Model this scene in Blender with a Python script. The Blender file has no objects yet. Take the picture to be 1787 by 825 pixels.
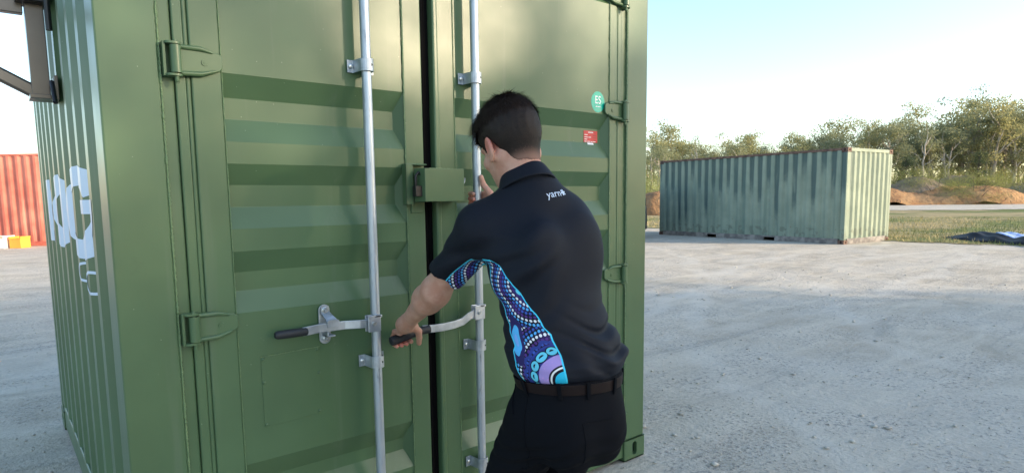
import bpy, bmesh, math, random
import numpy as np
from mathutils import Vector, Matrix
random.seed(7); np.random.seed(7)
R = math.radians
scene = bpy.context.scene
col = scene.collection

# ------------------------------------------------------------------ camera
CAM = Vector((-0.2696, -2.1617, 1.4269))
cr = Vector((0.77131, -0.63633, -0.01210)); cu = Vector((0.08164, 0.08001, 0.99344)); cf = cr.cross(cu) * -1
cr.normalize(); cf = cu.cross(cr).normalized(); cu = cr.cross(cf).normalized()
cd = bpy.data.cameras.new('camera'); cam = bpy.data.objects.new('camera', cd); col.objects.link(cam)
cam.matrix_world = Matrix(((cr.x, cu.x, -cf.x, CAM.x), (cr.y, cu.y, -cf.y, CAM.y), (cr.z, cu.z, -cf.z, CAM.z), (0, 0, 0, 1)))
cd.sensor_width = 36; cd.lens = 22.247; cd.shift_y = 0.03294
cd.clip_start = 0.05; cd.clip_end = 3000
scene.camera = cam

# ------------------------------------------------------------------ light
SUN_AZ = R(147)       # compass style: from +Y towards +X
SUN_EL = R(15)
sdir = Vector((math.sin(SUN_AZ) * math.cos(SUN_EL), math.cos(SUN_AZ) * math.cos(SUN_EL), math.sin(SUN_EL)))
w = bpy.data.worlds.new('World'); scene.world = w; w.use_nodes = True
nt = w.node_tree; bg = nt.nodes['Background']
sky = nt.nodes.new('ShaderNodeTexSky'); sky.sky_type = 'NISHITA'; sky.sun_disc = False
sky.sun_elevation = SUN_EL; sky.sun_rotation = SUN_AZ; sky.altitude = 50; sky.air_density = 1.0; sky.dust_density = 1.0; sky.ozone_density = 1.35
nt.links.new(sky.outputs[0], bg.inputs[0]); bg.inputs[1].default_value = 0.15
sd = bpy.data.lights.new('sun', 'SUN'); sd.energy = 2.4; sd.angle = R(0.55); sd.color = (1.0, 0.80, 0.56)
so = bpy.data.objects.new('sun', sd); col.objects.link(so)
so.rotation_euler = sdir.to_track_quat('Z', 'Y').to_euler(); so.location = sdir * 60
scene.view_settings.view_transform = 'Standard'; scene.view_settings.look = 'None'
scene.view_settings.exposure = 1.58; scene.view_settings.gamma = 1.0; scene.view_settings.use_curve_mapping = False
try:
    scene.cycles.use_denoising = True
    scene.cycles.max_bounces = 6; scene.cycles.transparent_max_bounces = 6
except Exception: pass

# ------------------------------------------------------------------ object helpers
def tag(o, label=None, cat=None, group=None, kind=None):
    if label: o['label'] = label
    if cat: o['category'] = cat
    if group: o['group'] = group
    if kind: o['kind'] = kind
    return o
def empty(name, loc, rz=0.0):
    o = bpy.data.objects.new(name, None); col.objects.link(o)
    o.location = loc; o.rotation_euler = (0, 0, rz); o.empty_display_size = 0.2
    return o
def link_mesh(name, me, mat=None, parent=None, smooth=False, world=False):
    o = bpy.data.objects.new(name, me); col.objects.link(o)
    if mat is not None and len(me.materials) == 0: me.materials.append(mat)
    if parent is not None:
        o.parent = parent
        if world:
            root = parent
            while root.parent: root = root.parent
            if parent is root: o.location = -Vector(root.location)
    if smooth:
        me.polygons.foreach_set('use_smooth', [True] * len(me.polygons))
    me.update()
    return o
def np_mesh(name, V, F):
    me = bpy.data.meshes.new(name)
    V = np.asarray(V, dtype=np.float32); F = np.asarray(F, dtype=np.int32)
    me.vertices.add(len(V)); me.vertices.foreach_set('co', V.ravel())
    k = F.shape[1]
    me.loops.add(F.size); me.loops.foreach_set('vertex_index', F.ravel())
    me.polygons.add(len(F)); me.polygons.foreach_set('loop_start', np.arange(0, F.size, k, dtype=np.int32))
    me.polygons.foreach_set('loop_total', np.full(len(F), k, dtype=np.int32))
    me.update(calc_edges=True); me.validate()
    return me
class MB:
    def __init__(s): s.v = []; s.f = []
    def add(s, vs, fs):
        b = len(s.v); s.v += [tuple(v) for v in vs]; s.f += [tuple(b + i for i in f) for f in fs]; return s
    def box(s, x0, x1, y0, y1, z0, z1):
        return s.add([(x0,y0,z0),(x1,y0,z0),(x1,y1,z0),(x0,y1,z0),(x0,y0,z1),(x1,y0,z1),(x1,y1,z1),(x0,y1,z1)],
            [(0,3,2,1),(4,5,6,7),(0,1,5,4),(1,2,6,5),(2,3,7,6),(3,0,4,7)])
    def tube(s, pts, rad, n=16, caps=True, flat=None):
        # flat=(width, height, upvector) gives a rectangular bar
        pts = [Vector(p) for p in pts]; m = len(pts)
        rads = rad if isinstance(rad, (list, tuple)) else [rad] * m
        rings = []; prev = None
        for i, p in enumerate(pts):
            t = (pts[min(i+1, m-1)] - pts[max(i-1, 0)]).normalized()
            if flat: a = Vector(flat[2]); a = (a - t * a.dot(t)).normalized()
            else:
                a = prev if prev is not None else (Vector((0,0,1)) if abs(t.z) < .9 else Vector((1,0,0)))
                a = (a - t * a.dot(t)).normalized()
            prev = a; b = t.cross(a)
            if flat:
                hw, hh = flat[0] / 2 * rads[i], flat[1] / 2 * rads[i]; c = min(hw, hh) * .35
                ring = [p + b * x + a * y for x, y in [(hw-c,-hh),(hw,-hh+c),(hw,hh-c),(hw-c,hh),(-hw+c,hh),(-hw,hh-c),(-hw,-hh+c),(-hw+c,-hh)]]
            else:
                ring = [p + (a * math.cos(q) + b * math.sin(q)) * rads[i] for q in [2 * math.pi * k / n for k in range(n)]]
            rings.append(ring)
        n = len(rings[0]); vs = [v for r in rings for v in r]; fs = []
        for i in range(m - 1):
            for k in range(n):
                fs.append((i*n+k, i*n+(k+1)%n, (i+1)*n+(k+1)%n, (i+1)*n+k))
        if caps: fs.append(tuple(range(n))[::-1]); fs.append(tuple((m-1)*n+k for k in range(n)))
        return s.add(vs, fs)
    def prism(s, poly, o, ux, uy, un, th):
        # poly in (ux,uy) plane at o, extruded along un by th
        o, ux, uy, un = Vector(o), Vector(ux), Vector(uy), Vector(un)
        n = len(poly); a = [o + ux * x + uy * y for x, y in poly]; b = [p + un * th for p in a]
        return s.add(a + b, [tuple(range(n))[::-1], tuple(range(n, 2*n))] + [(i, (i+1) % n, n+(i+1) % n, n+i) for i in range(n)])
    def build(s, name, mat, parent=None, smooth=False, bevel=0, world=False, seg=2):
        me = bpy.data.meshes.new(name); me.from_pydata(s.v, [], s.f)
        bm = bmesh.new(); bm.from_mesh(me); bmesh.ops.recalc_face_normals(bm, faces=bm.faces); bm.to_mesh(me); bm.free()
        o = link_mesh(name, me, mat, parent, smooth, world)
        if smooth:
            try: me.set_sharp_from_angle(angle=R(40))
            except Exception: pass
        if bevel:
            m = o.modifiers.new('bevel', 'BEVEL'); m.width = bevel; m.segments = seg; m.limit_method = 'ANGLE'; m.angle_limit = R(30)
            m.harden_normals = False
        return o
def copy_tree(o, parent=None):
    c = o.copy(); col.objects.link(c); c.parent = parent
    for ch in list(o.children): copy_tree(ch, c)
    return c
def smooth01(t): t = np.clip(t, 0, 1); return t * t * (3 - 2 * t)
def rounded(w, h, r, n=5, cx=0, cy=0):
    out = []
    for sx, sy, a0 in ((1,1,0),(-1,1,90),(-1,-1,180),(1,-1,270)):
        for k in range(n + 1):
            a = R(a0 + 90 * k / n); out.append((cx + sx*(w/2-r) + r*math.cos(a), cy + sy*(h/2-r) + r*math.sin(a)))
    return out

# ------------------------------------------------------------------ node maths helper
class X:
    def __init__(s, t, k): s.t = t; s.k = k
    def _m(s, op, *a, clamp=False):
        n = s.t.nodes.new('ShaderNodeMath'); n.operation = op; n.use_clamp = clamp
        for i, q in enumerate((s,) + a):
            if isinstance(q, X): s.t.links.new(q.k, n.inputs[i])
            else: n.inputs[i].default_value = q
        return X(s.t, n.outputs[0])
    def __add__(s, o): return s._m('ADD', o)
    __radd__ = __add__
    def __sub__(s, o): return s._m('SUBTRACT', o)
    def __rsub__(s, o): return (s * -1.0) + o
    def __mul__(s, o): return s._m('MULTIPLY', o)
    __rmul__ = __mul__
    def __truediv__(s, o): return s._m('DIVIDE', o)
    def lt(s, o): return s._m('LESS_THAN', o)
    def gt(s, o): return s._m('GREATER_THAN', o)
    def floor(s): return s._m('FLOOR')
    def fract(s): return s._m('FRACT')
    def abs(s): return s._m('ABSOLUTE')
    def sin(s): return s._m('SINE')
    def sqrt(s): return s._m('SQRT')
    def pw(s, o): return s._m('POWER', o)
    def mn(s, o): return s._m('MINIMUM', o)
    def mx(s, o): return s._m('MAXIMUM', o)
    def at2(s, o): return s._m('ARCTAN2', o)
    def clamp(s): return s._m('ADD', 0.0, clamp=True)
    def ramp(s, a, b):
        n = s.t.nodes.new('ShaderNodeMapRange'); n.interpolation_type = 'SMOOTHSTEP'
        s.t.links.new(s.k, n.inputs[0]); n.inputs[1].default_value = a; n.inputs[2].default_value = b
        return X(s.t, n.outputs[0])
class Mat:
    def __init__(s, name, base=(.5,.5,.5), rough=.5, metal=0.0, coat=0.0, spec=.5):
        s.m = bpy.data.materials.new(name); s.m.use_nodes = True; s.t = s.m.node_tree
        s.b = s.t.nodes['Principled BSDF']; s.b.inputs['Base Color'].default_value = (*base, 1)
        s.b.inputs['Roughness'].default_value = rough; s.b.inputs['Metallic'].default_value = metal
        s.b.inputs['Coat Weight'].default_value = coat; s.b.inputs['Specular IOR Level'].default_value = spec
        s._c = {}
    def coord(s, kind='Object', scale=(1,1,1)):
        key = (kind, scale)
        if key in s._c: return s._c[key]
        if 'tc' not in s._c: s._c['tc'] = s.t.nodes.new('ShaderNodeTexCoord')
        k = s._c['tc'].outputs[kind]
        if scale != (1,1,1):
            n = s.t.nodes.new('ShaderNodeMapping'); n.inputs['Scale'].default_value = scale; s.t.links.new(k, n.inputs[0]); k = n.outputs[0]
        s._c[key] = k; return k
    def xyz(s, kind='Object'):
        n = s.t.nodes.new('ShaderNodeSeparateXYZ'); s.t.links.new(s.coord(kind), n.inputs[0])
        return [X(s.t, n.outputs[i]) for i in range(3)]
    def noise(s, scale, detail=4, rough=.55, sc=(1,1,1), dist=0.0, vec=None):
        n = s.t.nodes.new('ShaderNodeTexNoise'); n.inputs['Scale'].default_value = scale; n.inputs['Detail'].default_value = detail
        n.inputs['Roughness'].default_value = rough; n.inputs['Distortion'].default_value = dist
        s.t.links.new(vec if vec is not None else s.coord(scale=sc), n.inputs['Vector']); return X(s.t, n.outputs['Fac'])
    def voro(s, scale, sc=(1,1,1), feature='F1', out='Distance'):
        n = s.t.nodes.new('ShaderNodeTexVoronoi'); n.inputs['Scale'].default_value = scale; n.feature = feature
        s.t.links.new(s.coord(scale=sc), n.inputs['Vector']); return X(s.t, n.outputs[out])
    def attr(s, name):
        n = s.t.nodes.new('ShaderNodeAttribute'); n.attribute_name = name; return X(s.t, n.outputs['Fac'])
    def white(s, a):
        n = s.t.nodes.new('ShaderNodeTexWhiteNoise'); n.noise_dimensions = '1D'; s.t.links.new(a.k, n.inputs['W']); return X(s.t, n.outputs['Value'])
    def mix(s, fac, a, b):
        n = s.t.nodes.new('ShaderNodeMix'); n.data_type = 'RGBA'
        if isinstance(fac, X): s.t.links.new(fac.k, n.inputs[0])
        else: n.inputs[0].default_value = fac
        for q, i in ((a, 6), (b, 7)):
            if isinstance(q, tuple): n.inputs[i].default_value = (*q, 1)
            else: s.t.links.new(q, n.inputs[i])
        return n.outputs[2]
    def color(s, k): s.t.links.new(k, s.b.inputs['Base Color']); return s
    def rough(s, x): s.t.links.new(x.k, s.b.inputs['Roughness']); return s
    def bump(s, x, strength=.3, dist=.01, chain=None):
        n = s.t.nodes.new('ShaderNodeBump'); n.inputs['Strength'].default_value = strength; n.inputs['Distance'].default_value = dist
        s.t.links.new(x.k, n.inputs['Height'])
        if getattr(s, '_b', None): s.t.links.new(s._b, n.inputs['Normal'])
        s._b = n.outputs[0]; s.t.links.new(s._b, s.b.inputs['Normal']); return s

# ------------------------------------------------------------------ materials
def m_green(name='green_container_paint', base=(.078, .140, .066)):
    m = Mat(name, base, .34, spec=.45)
    a = m.noise(2.2, 3); b = m.noise(38, 3, .6)
    c = m.mix(a.ramp(.3, .75), tuple(x * .90 for x in base), tuple(x * 1.10 for x in base))
    st = m.noise(1.4, 5, .65, sc=(9, 9, .35)).ramp(.56, .74)
    c = m.mix(st * .30, c, (.135, .175, .120)); c = m.mix(m.noise(7, 5, .7).ramp(.62, .76) * .25, c, (.055, .085, .045))
    sp = m.voro(26).lt(.040) * m.noise(3.1).gt(.50)
    m.color(m.mix(sp * .6, c, (.30, .36, .26)))
    m.rough((m.noise(5, 4) * .12) + .29)
    m.bump(m.noise(1.6, 2), .25, .012); m.bump(b, .10, .0015)
    return m.m
M = {}
M['green'] = m_green()
_m = Mat('weld_bead_paint', (.14, .22, .10), .32); _m.bump(_m.noise(160, 3), .9, .006); M['weld'] = _m.m
_m = Mat('galvanised_steel', (.46, .50, .54), .42, .75)
_m.color(_m.mix(_m.noise(14, 4).ramp(.35, .65), (.36, .40, .44), (.56, .60, .64))); _m.rough(_m.noise(30, 4) * .3 + .30)
_m.bump(_m.noise(90, 3), .12, .002); M['galv'] = _m.m
_m = Mat('galvanised_tube', (.40, .45, .50), .42, .70)
_st = _m.noise(9, 5, .7, sc=(6, 6, .7)).ramp(.55, .68)
_m.color(_m.mix(_st * .75, _m.mix(_m.noise(7, 4), (.40, .45, .50), (.56, .61, .66)), (.20, .23, .27)))
_m.rough(_m.noise(22, 4) * .3 + .27); M['tube'] = _m.m
_m = Mat('zinc_plated_bolt', (.62, .64, .62), .28, .9); M['bolt'] = _m.m
_m = Mat('black_rubber', (.018, .020, .024), .55); _m.bump(_m.noise(60, 3), .3, .003); M['rubber'] = _m.m
M['gasket'] = Mat('black_gasket', (.003, .003, .0035), .9, spec=.08).m
M['dark'] = Mat('dark_interior', (.01, .011, .011), .8).m
_m = Mat('bronze_steel_frame', (.16, .135, .115), .30, .55)
_m.color(_m.mix(_m.noise(6, 4), (.10, .085, .075), (.20, .17, .145))); M['bronze'] = _m.m
M['blackmetal'] = Mat('black_painted_metal', (.012, .012, .014), .35).m
M['vinyl'] = Mat('pale_blue_vinyl_lettering', (.62, .72, .86), .35).m
M['white'] = Mat('white_print', (.85, .87, .86), .5).m
M['stick_green'] = Mat('turquoise_sticker', (.0, .44, .30), .25).m
M['stick_red'] = Mat('red_sticker', (.62, .018, .03), .35).m
M['stick_black'] = Mat('black_print', (.02, .01, .012), .4).m
def text_mesh(txt, size, shear=0.0, offset=0.0, space=1.0):
    c = bpy.data.curves.new('t', 'FONT'); c.body = txt; c.size = size; c.align_x = 'CENTER'; c.align_y = 'CENTER'; c.offset = offset; c.space_character = space; c.shear = shear
    c.resolution_u = 8
    o = bpy.data.objects.new('t', c); col.objects.link(o); dg = bpy.context.evaluated_depsgraph_get()
    me = bpy.data.meshes.new_from_object(o.evaluated_get(dg)); bpy.data.objects.remove(o); bpy.data.curves.remove(c)
    me.materials.clear(); return me
# ------------------------------------------------------------------ corrugated walls
PITCH = ((0, 0), (.072, 0), (.140, .036), (.210, .036), (.278, 0))
def corr_profile(s0, s1, phase=0.0, depth=.036, pitch=.278, flip=False):
    k = pitch / .278; pts = [(s0, 0.0)]; s = s0 + phase
    while s < s1:
        for a, d in PITCH[:-1]:
            q = s + a * k
            if s0 < q < s1: pts.append((q, d * depth / .036))
        s += pitch
    pts.append((s1, 0.0)); return pts
def prof_depth(pts, s): return float(np.interp(s, [p[0] for p in pts], [p[1] for p in pts]))
def corr_sheet(mb, pts, z0, z1, fn, th=.004):
    # fn(s, depth, z) -> point ; two skins so the sheet has thickness
    n = len(pts); vs = [fn(s, d, z) for z in (z0, z1) for s, d in pts] + [fn(s, d + th, z) for z in (z0, z1) for s, d in pts]
    fs = []
    for k in range(n - 1):
        fs.append((k, k+1, n+k+1, n+k)); fs.append((2*n+k, 3*n+k, 3*n+k+1, 2*n+k+1))
        fs.append((k, 2*n+k, 2*n+k+1, k+1)); fs.append((n+k, n+k+1, 3*n+k+1, 3*n+k))
    fs += [(0, n, 3*n, 2*n), (n-1, 3*n-1, 4*n-1, 2*n-1)]
    return mb.add(vs, fs)

# ------------------------------------------------------------------ the green container with the doors (corner at the origin)
W_, L_, H_ = 2.438, 2.82, 2.591
near = empty('shipping_container', (0, 0, 0))
tag(near, 'dark green shipping container with double doors, rods and lever handles, nearest of all', 'shipping container', 'shipping containers in the yard')
G = M['green']
for sx in (0, 1):
    for yy in (0, 1):
        mb = MB()
        if yy == 0:
            poly = [(0, 0), (.158, 0), (.158, .010), (.1988, .010), (.1988, .075), (.050, .075), (.050, .105), (0, .105)]
            pts = [(x if sx == 0 else W_ - x, y) for x, y in poly]
            if sx: pts = pts[::-1]
            mb.prism(pts, (0, 0, .118), (1, 0, 0), (0, 1, 0), (0, 0, 1), H_ - .236)
        else:
            x0, x1 = ((0, .09) if sx == 0 else (W_ - .09, W_)); mb.box(x0, x1, L_ - .09, L_, .118, H_ - .118)
        mb.build('corner_post', G, near, False, .008)
# corner castings with their oval holes
def casting(x, y, z, sx, sy, parent, mat, name='corner_casting', size=(.162, .178, .118)):
    mb = MB(); w_, d_, h_ = size
    xa, xb = (x, x + sx * w_); ya, yb = (y, y + sy * d_)
    # front face with an oval slot: ring of quads
    def face(o, ux, uy, n_, w2, h2, sl):
        n = 24; outer = rounded(w2, h2, .016, 5, w2/2, h2/2); inner = rounded(*sl, min(sl)/2 - .0005, 5, w2/2, h2/2)
        P = [Vector(o) + Vector(ux) * a + Vector(uy) * b for a, b in outer]; Q = [Vector(o) + Vector(ux) * a + Vector(uy) * b for a, b in inner]
        B = [q + Vector(n_) * .022 for q in Q]; k = len(P)
        mb.add(P + Q + B, [(i, (i+1) % k, k + (i+1) % k, k + i) for i in range(k)] + [(k+i, k+(i+1) % k, 2*k+(i+1) % k, 2*k+i) for i in range(k)])
    e = .004
    ox = x - sx * e; oy = y - sy * e
    face((ox, oy, z), (sx, 0, 0), (0, 0, 1), (0, sy, 0), w_, h_, (.036, .075))
    face((ox, oy, z), (0, sy, 0), (0, 0, 1), (sx, 0, 0), d_, h_, (.075, .036))
    # body behind
    a, b = sorted((x - sx*e + sx*.0225, xb)); c, d = sorted((y - sy*e + sy*.0225, yb)); 
    o = mb.build(name, mat, parent, False, 0)
    body = MB(); body.box(min(xb, xb - sx*.006), max(xb, xb - sx*.006), min(oy, yb), max(oy, yb), z, z + h_)
    body.box(min(ox, xb), max(ox, xb), min(yb, yb - sy*.006), max(yb, yb - sy*.006), z, z + h_)
    body.box(min(ox, xb), max(ox, xb), min(oy, yb), max(oy, yb), z - .0, z + .006); body.box(min(ox, xb), max(ox, xb), min(oy, yb), max(oy, yb), z + h_ - .006, z + h_)
    bb = body.build('casting_shell', mat, o, False, 0)
    dk = MB(); dk.box(a + .004, b - .004, c + .004, d - .004, z + .01, z + h_ - .01); dk.build('casting_void', M['dark'], o)
    return o
for x, sx in ((0, 1), (W_, -1)):
    for y, sy in ((0, 1), (L_, -1)):
        for z in (0, H_ - .118): casting(x, y, z, sx, sy, near, G)
# side walls, back wall, rails, roof, floor
pl = corr_profile(.100, L_ - .085, .012)
mb = MB(); corr_sheet(mb, pl, .150, H_ - .075, lambda s, d, z: (.004 + d, s, z)); mb.build('side_wall', G, near)
mb = MB(); corr_sheet(mb, pl, .150, H_ - .075, lambda s, d, z: (W_ - .004 - d, s, z)); mb.build('side_wall', G, near)
pe = corr_profile(.085, W_ - .085, .012, .040, .25)
mb = MB(); corr_sheet(mb, pe, .150, H_ - .075, lambda s, d, z: (s, L_ - .004 - d, z)); mb.build('end_wall', G, near)
for x0, x1 in ((.002, .048), (W_ - .048, W_ - .002)):
    mb = MB(); mb.box(x0, x1, .170, L_ - .170, .012, .152); mb.build('bottom_rail', G, near, False, .006)
    mb = MB(); mb.box(x0, x1, .170, L_ - .170, H_ - .078, H_ - .012); mb.build('top_rail', G, near, False, .006)
for z0, z1 in ((.012, .152), (H_ - .09, H_ - .01)): mb = MB(); mb.box(.155, W_ - .155, L_ - .05, L_ - .002, z0, z1); mb.build('end_rail', G, near, False, .005)
mb = MB(); mb.box(.05, W_ - .05, .06, L_ - .06, H_ - .03, H_ - .008); mb.build('roof', G, near)
mb = MB(); mb.box(.05, W_ - .05, .09, L_ - .06, .10, .13); mb.build('floor', M['dark'], near)
# sill and header
mb = MB(); mb.box(.160, W_ - .160, .006, .10, .020, .140); mb.box(.22, W_ - .22, -.004, .03, .120, .148); mb.build('door_sill', G, near, False, .006)
mb = MB(); mb.box(.160, W_ - .160, .004, .10, H_ - .11, H_ - .01); mb.build('door_header', G, near, False, .006)

# weld beads
def bead(p0, p1, r, parent, name='weld_bead', n=150, amp=.45):
    pts = []; rr = []
    p0, p1 = Vector(p0), Vector(p1)
    for i in range(n + 1):
        t = i / n; pts.append(p0.lerp(p1, t) + Vector((random.uniform(-1, 1), random.uniform(-.4, .4), 0)) * r * .16)
        rr.append(r * (1 + random.uniform(-amp, amp)))
    MB().tube(pts, rr, 6).build(name, M['weld'], parent, True)
bead((.1605, .001, .13), (.1605, .001, 2.45), .0032, near, n=420)
bead((W_ - .1605, .001, .13), (W_ - .1605, .001, 2.45), .0028, near, n=420)

# ------------------------------------------------------------------ doors
RIBS = [(.539, .468, .420, .352), (1.262, 1.192, 1.129, 1.060), (1.546, 1.479, 1.407, 1.337), (1.829, 1.758, 1.690, 1.617), (2.470, 2.440, 2.410, 2.355)]
DZ0, DZ1, DEP = .165, 2.475, .034
def door_skin(mb, xa, xb):
    il, ir = .010, .030
    y0 = .002
    zs_ = [DZ0 + .02]; 
    cur = DZ0 + .02; ins = .040
    for r in RIBS:
        z4, z3, z2, z1 = r[3], r[2], r[1], r[0]
        mb.add([(xa, y0, cur), (xb, y0, cur), (xb, y0, z4), (xa, y0, z4)], [(0, 1, 2, 3)])
        yi = y0 + DEP; A = [(xa, y0, z4), (xb, y0, z4), (xb, y0, z1), (xa, y0, z1)]; B = [(xa+il, yi, z3), (xb-ir, yi, z3), (xb-ir, yi, z2), (xa+il, yi, z2)]
        mb.add(A + B, [(0, 1, 5, 4), (1, 2, 6, 5), (2, 3, 7, 6), (3, 0, 4, 7), (4, 5, 6, 7)])
        cur = z1
    mb.add([(xa, y0, cur), (xb, y0, cur), (xb, y0, DZ1 - .004), (xa, y0, DZ1 - .004)], [(0, 1, 2, 3)])
    return mb
def make_door(xh, xp0, xp1, xf, side):
    # xh hinge edge, xp0..xp1 pressed panel, xf free edge
    s = 1 if side < 0 else -1
    d = empty('container_door', (0, 0, 0)); d.parent = near
    mb = MB(); door_skin(mb, min(xp0, xp1), max(xp0, xp1))
    bm_o = mb.build('door_panel', G, d)
    bm = bmesh.new(); bm.from_mesh(bm_o.data); bmesh.ops.remove_doubles(bm, verts=bm.verts, dist=.0004); 
    bmesh.ops.recalc_face_normals(bm, faces=bm.faces)
    for f_ in bm.faces:
        if f_.normal.y > 0.01: f_.normal_flip()
    bm.to_mesh(bm_o.data); bm.free()
    bv = bm_o.modifiers.new('bevel', 'BEVEL'); bv.width = .006; bv.segments = 3; bv.limit_method = 'ANGLE'; bv.angle_limit = R(15)
    so_ = bm_o.modifiers.new('solid', 'SOLIDIFY'); so_.thickness = .004; so_.offset = -1
    mb = MB()
    # hinge-side frame: lip, groove, flange
    def bx(a, b, y0, y1, z0=DZ0, z1=DZ1): mb.box(min(a, b), max(a, b), y0, y1, z0, z1)
    bx(xh, xh + s*.030, .003, .050); bx(xh + s*.030, xh + s*.044, .0035, .050); bx(xh + s*.044, xp0, -.002, .050)
    bx(xp1, xf, -.003, .052)
    bx(xp0, xp1, -.002, .050, DZ0, DZ0 + .028); bx(xp0, xp1, -.002, .050, DZ1 - .028, DZ1)
    mb.build('door_frame', G, d, False, .0045)
    bead((xp0, -.0028, DZ0 + .03), (xp0, -.0028, DZ1 - .03), .0016, d, n=200); bead((xp1, -.0028, DZ0 + .03), (xp1, -.0028, DZ1 - .03), .0020, d, n=200)
    return d
door_l = make_door(.200, .333, .984, 1.066, -1)
door_l['label'] = 'left door leaf with its lever latched'
door_r = make_door(W_ - .200, 2.144, 1.215, 1.112, 1)
door_r['label'] = 'right door leaf with its lever swung out'
# rubber seals between the leaves and round them
mb = MB(); mb.box(1.0665, 1.088, .012, .060, DZ0 - .005, DZ1); mb.box(1.070, 1.080, .004, .014, DZ0, DZ1); mb.build('door_gasket', M['gasket'], door_l, False, .003)
mb = MB(); mb.box(1.0885, 1.1105, .016, .060, DZ0 - .005, DZ1); mb.build('door_gasket', M['gasket'], door_r, False, .003)
mb = MB(); mb.box(.25, 1.066, .010, .045, DZ0 - .020, DZ0 - .001); mb.build('door_gasket', M['gasket'], door_l)
mb = MB(); mb.box(1.112, W_ - .25, .010, .045, DZ0 - .020, DZ0 - .001); mb.build('door_gasket', M['gasket'], door_r)
# the raised return lip along the right leaf's free edge
mb = MB(); mb.box(1.1125, 1.138, -.014, .010, DZ0, DZ1); mb.build('edge_strip', G, door_r, False, .008, seg=3)

# hinges
def hinge(side, z, door):
    s = 1 if side < 0 else -1
    X0 = .200 if side < 0 else W_ - .200
    o = MB()
    xp = X0; y = -.024
    # leaf plate with pressed ribs
    tip = s * .135
    poly = [(s*.012, -.040), (s*.075, -.036), (tip - s*.010, -.022), (tip, -.012), (tip, .026), (tip - s*.012, .034), (s*.075, .040), (s*.012, .040)]
    o.prism(poly if s > 0 else poly[::-1], (xp, -.0125, z), (1, 0, 0), (0, 0, 1), (0, 1, 0), .0095)
    plate = o.build('hinge', G, door, False, .003)
    m = MB(); m.tube([(xp + s*.014, -.0135, z + .040), (xp + s*.072, -.0135, z + .040), (tip + xp - s*.028, -.0125, z + .032)], [.0075, .0078, .004], 10)
    m.tube([(xp + s*.014, -.0135, z - .038), (xp + s*.072, -.0135, z - .035), (tip + xp - s*.020, -.0125, z - .022)], [.0075, .0078, .004], 10)
    m.build('hinge_rib', G, plate, True)
    m = MB(); m.tube([(xp, y, z - .040), (xp, y, z + .040)], .0155, 20); m.build('hinge_barrel', G, plate, True)
    m = MB()
    for zz in (z - .050, z + .043):
        m.prism(rounded(.046, .040, .016, 4, xp - s*.006, -.014), (0, 0, zz), (1, 0, 0), (0, 1, 0), (0, 0, 1), .0075)
    m.tube([(xp, y, z - .066), (xp, y, z + .056)], .0065, 12)
    m.box(min(xp - s*.034, xp - s*.026), max(xp - s*.034, xp - s*.026), -.02, .004, z - .05, z + .05)
    m.tube([(xp - .006, y - .002, z - .060), (xp + .004, y - .004, z - .072)], .0018, 6)
    m.build('hinge_lug', G, plate, True, .0015)
    m = MB(); m.tube([(xp + s*.082, -.0125, z), (xp + s*.082, -.0150, z)], [.0095, .0090], 18); m.tube([(xp + s*.082, -.0150, z), (xp + s*.082, -.0158, z)], [.0045, .004], 10); m.build('hinge_stud', G, plate, True)
for z in (2.40, 1.850, 1.030, .238):
    hinge(-1, z, door_l); hinge(1, z, door_r)

# locking rods with their guides
def rod(x, door, zs_, zb):
    o = MB().tube([(x, -.055, .06), (x, -.055, .8), (x, -.055, 1.7), (x, -.055, 2.53)], .0172, 28).build('lock_rod', M['tube'], door, True)
    m = MB(); m.box(x - .030, x + .030, -.070, -.036, .045, .085); m.build('rod_cam', M['galv'], o, False, .005)
    for z in zs_:
        g = MB(); r = .0215; h = .022; n = 10
        pts = [(x - .066, -.0045), (x - .030, -.0045)] + [(x + r * math.cos(a), -.055 - r * math.sin(a) * 1.0) for a in [math.pi - math.pi * k / n for k in range(n + 1)]] + [(x + .026, -.0045), (x + .052, -.0045)]
        pts = [(x - .050, -.0065), (x - .026, -.0065), (x - .0235, -.055)] + [(x + .0235 * math.cos(a), -.055 - .0235 * math.sin(a)) for a in [math.pi * (1 - k / n) for k in range(1, n)]] + [(x + .0235, -.055), (x + .027, -.0065), (x + .052, -.0065)]
        g.tube([(a, b, z) for a, b in pts], 1.0, flat=(h * 2 * .95, .0042, (0, 1, 0))) if False else None
        V_ = []; 
        for k, (a, b) in enumerate(pts):
            t = Vector((pts[min(k+1, len(pts)-1)][0] - pts[max(k-1, 0)][0], pts[min(k+1, len(pts)-1)][1] - pts[max(k-1, 0)][1], 0)).normalized(); nn = Vector((t.y, -t.x, 0)) * .0022
            V_ += [(a + nn.x, b + nn.y, z - h), (a + nn.x, b + nn.y, z + h), (a - nn.x, b - nn.y, z + h), (a - nn.x, b - nn.y, z - h)]
        k_ = len(pts)
        g.add(V_, [(i*4+q, (i+1)*4+q, (i+1)*4+(q+1) % 4, i*4+(q+1) % 4) for i in range(k_-1) for q in range(4)] + [(0, 1, 2, 3), tuple((k_-1)*4+q for q in (3, 2, 1, 0))])
        gb = g.build('rod_bracket', M['galv'], door, False, .0012)
        for bxx, rr in ((x - .038, .0085), (x + .042, .0080)):
            MB().tube([(bxx, -.008, z), (bxx, -.014, z), (bxx, -.0165, z)], [rr, rr, rr * .55], 14).build('bracket_bolt', M['bolt'], door, True)
        MB().tube([(x + .009, -.0795, z), (x + .009, -.0745, z)], .0042, 12).build('bracket_hole', M['dark'], door, True)
BL, BRX = .806, 1.2835
rod(BL, door_l, (1.898, .828, .30), 0); rod(BRX, door_r, (1.905, .815, .30), 0)

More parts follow.
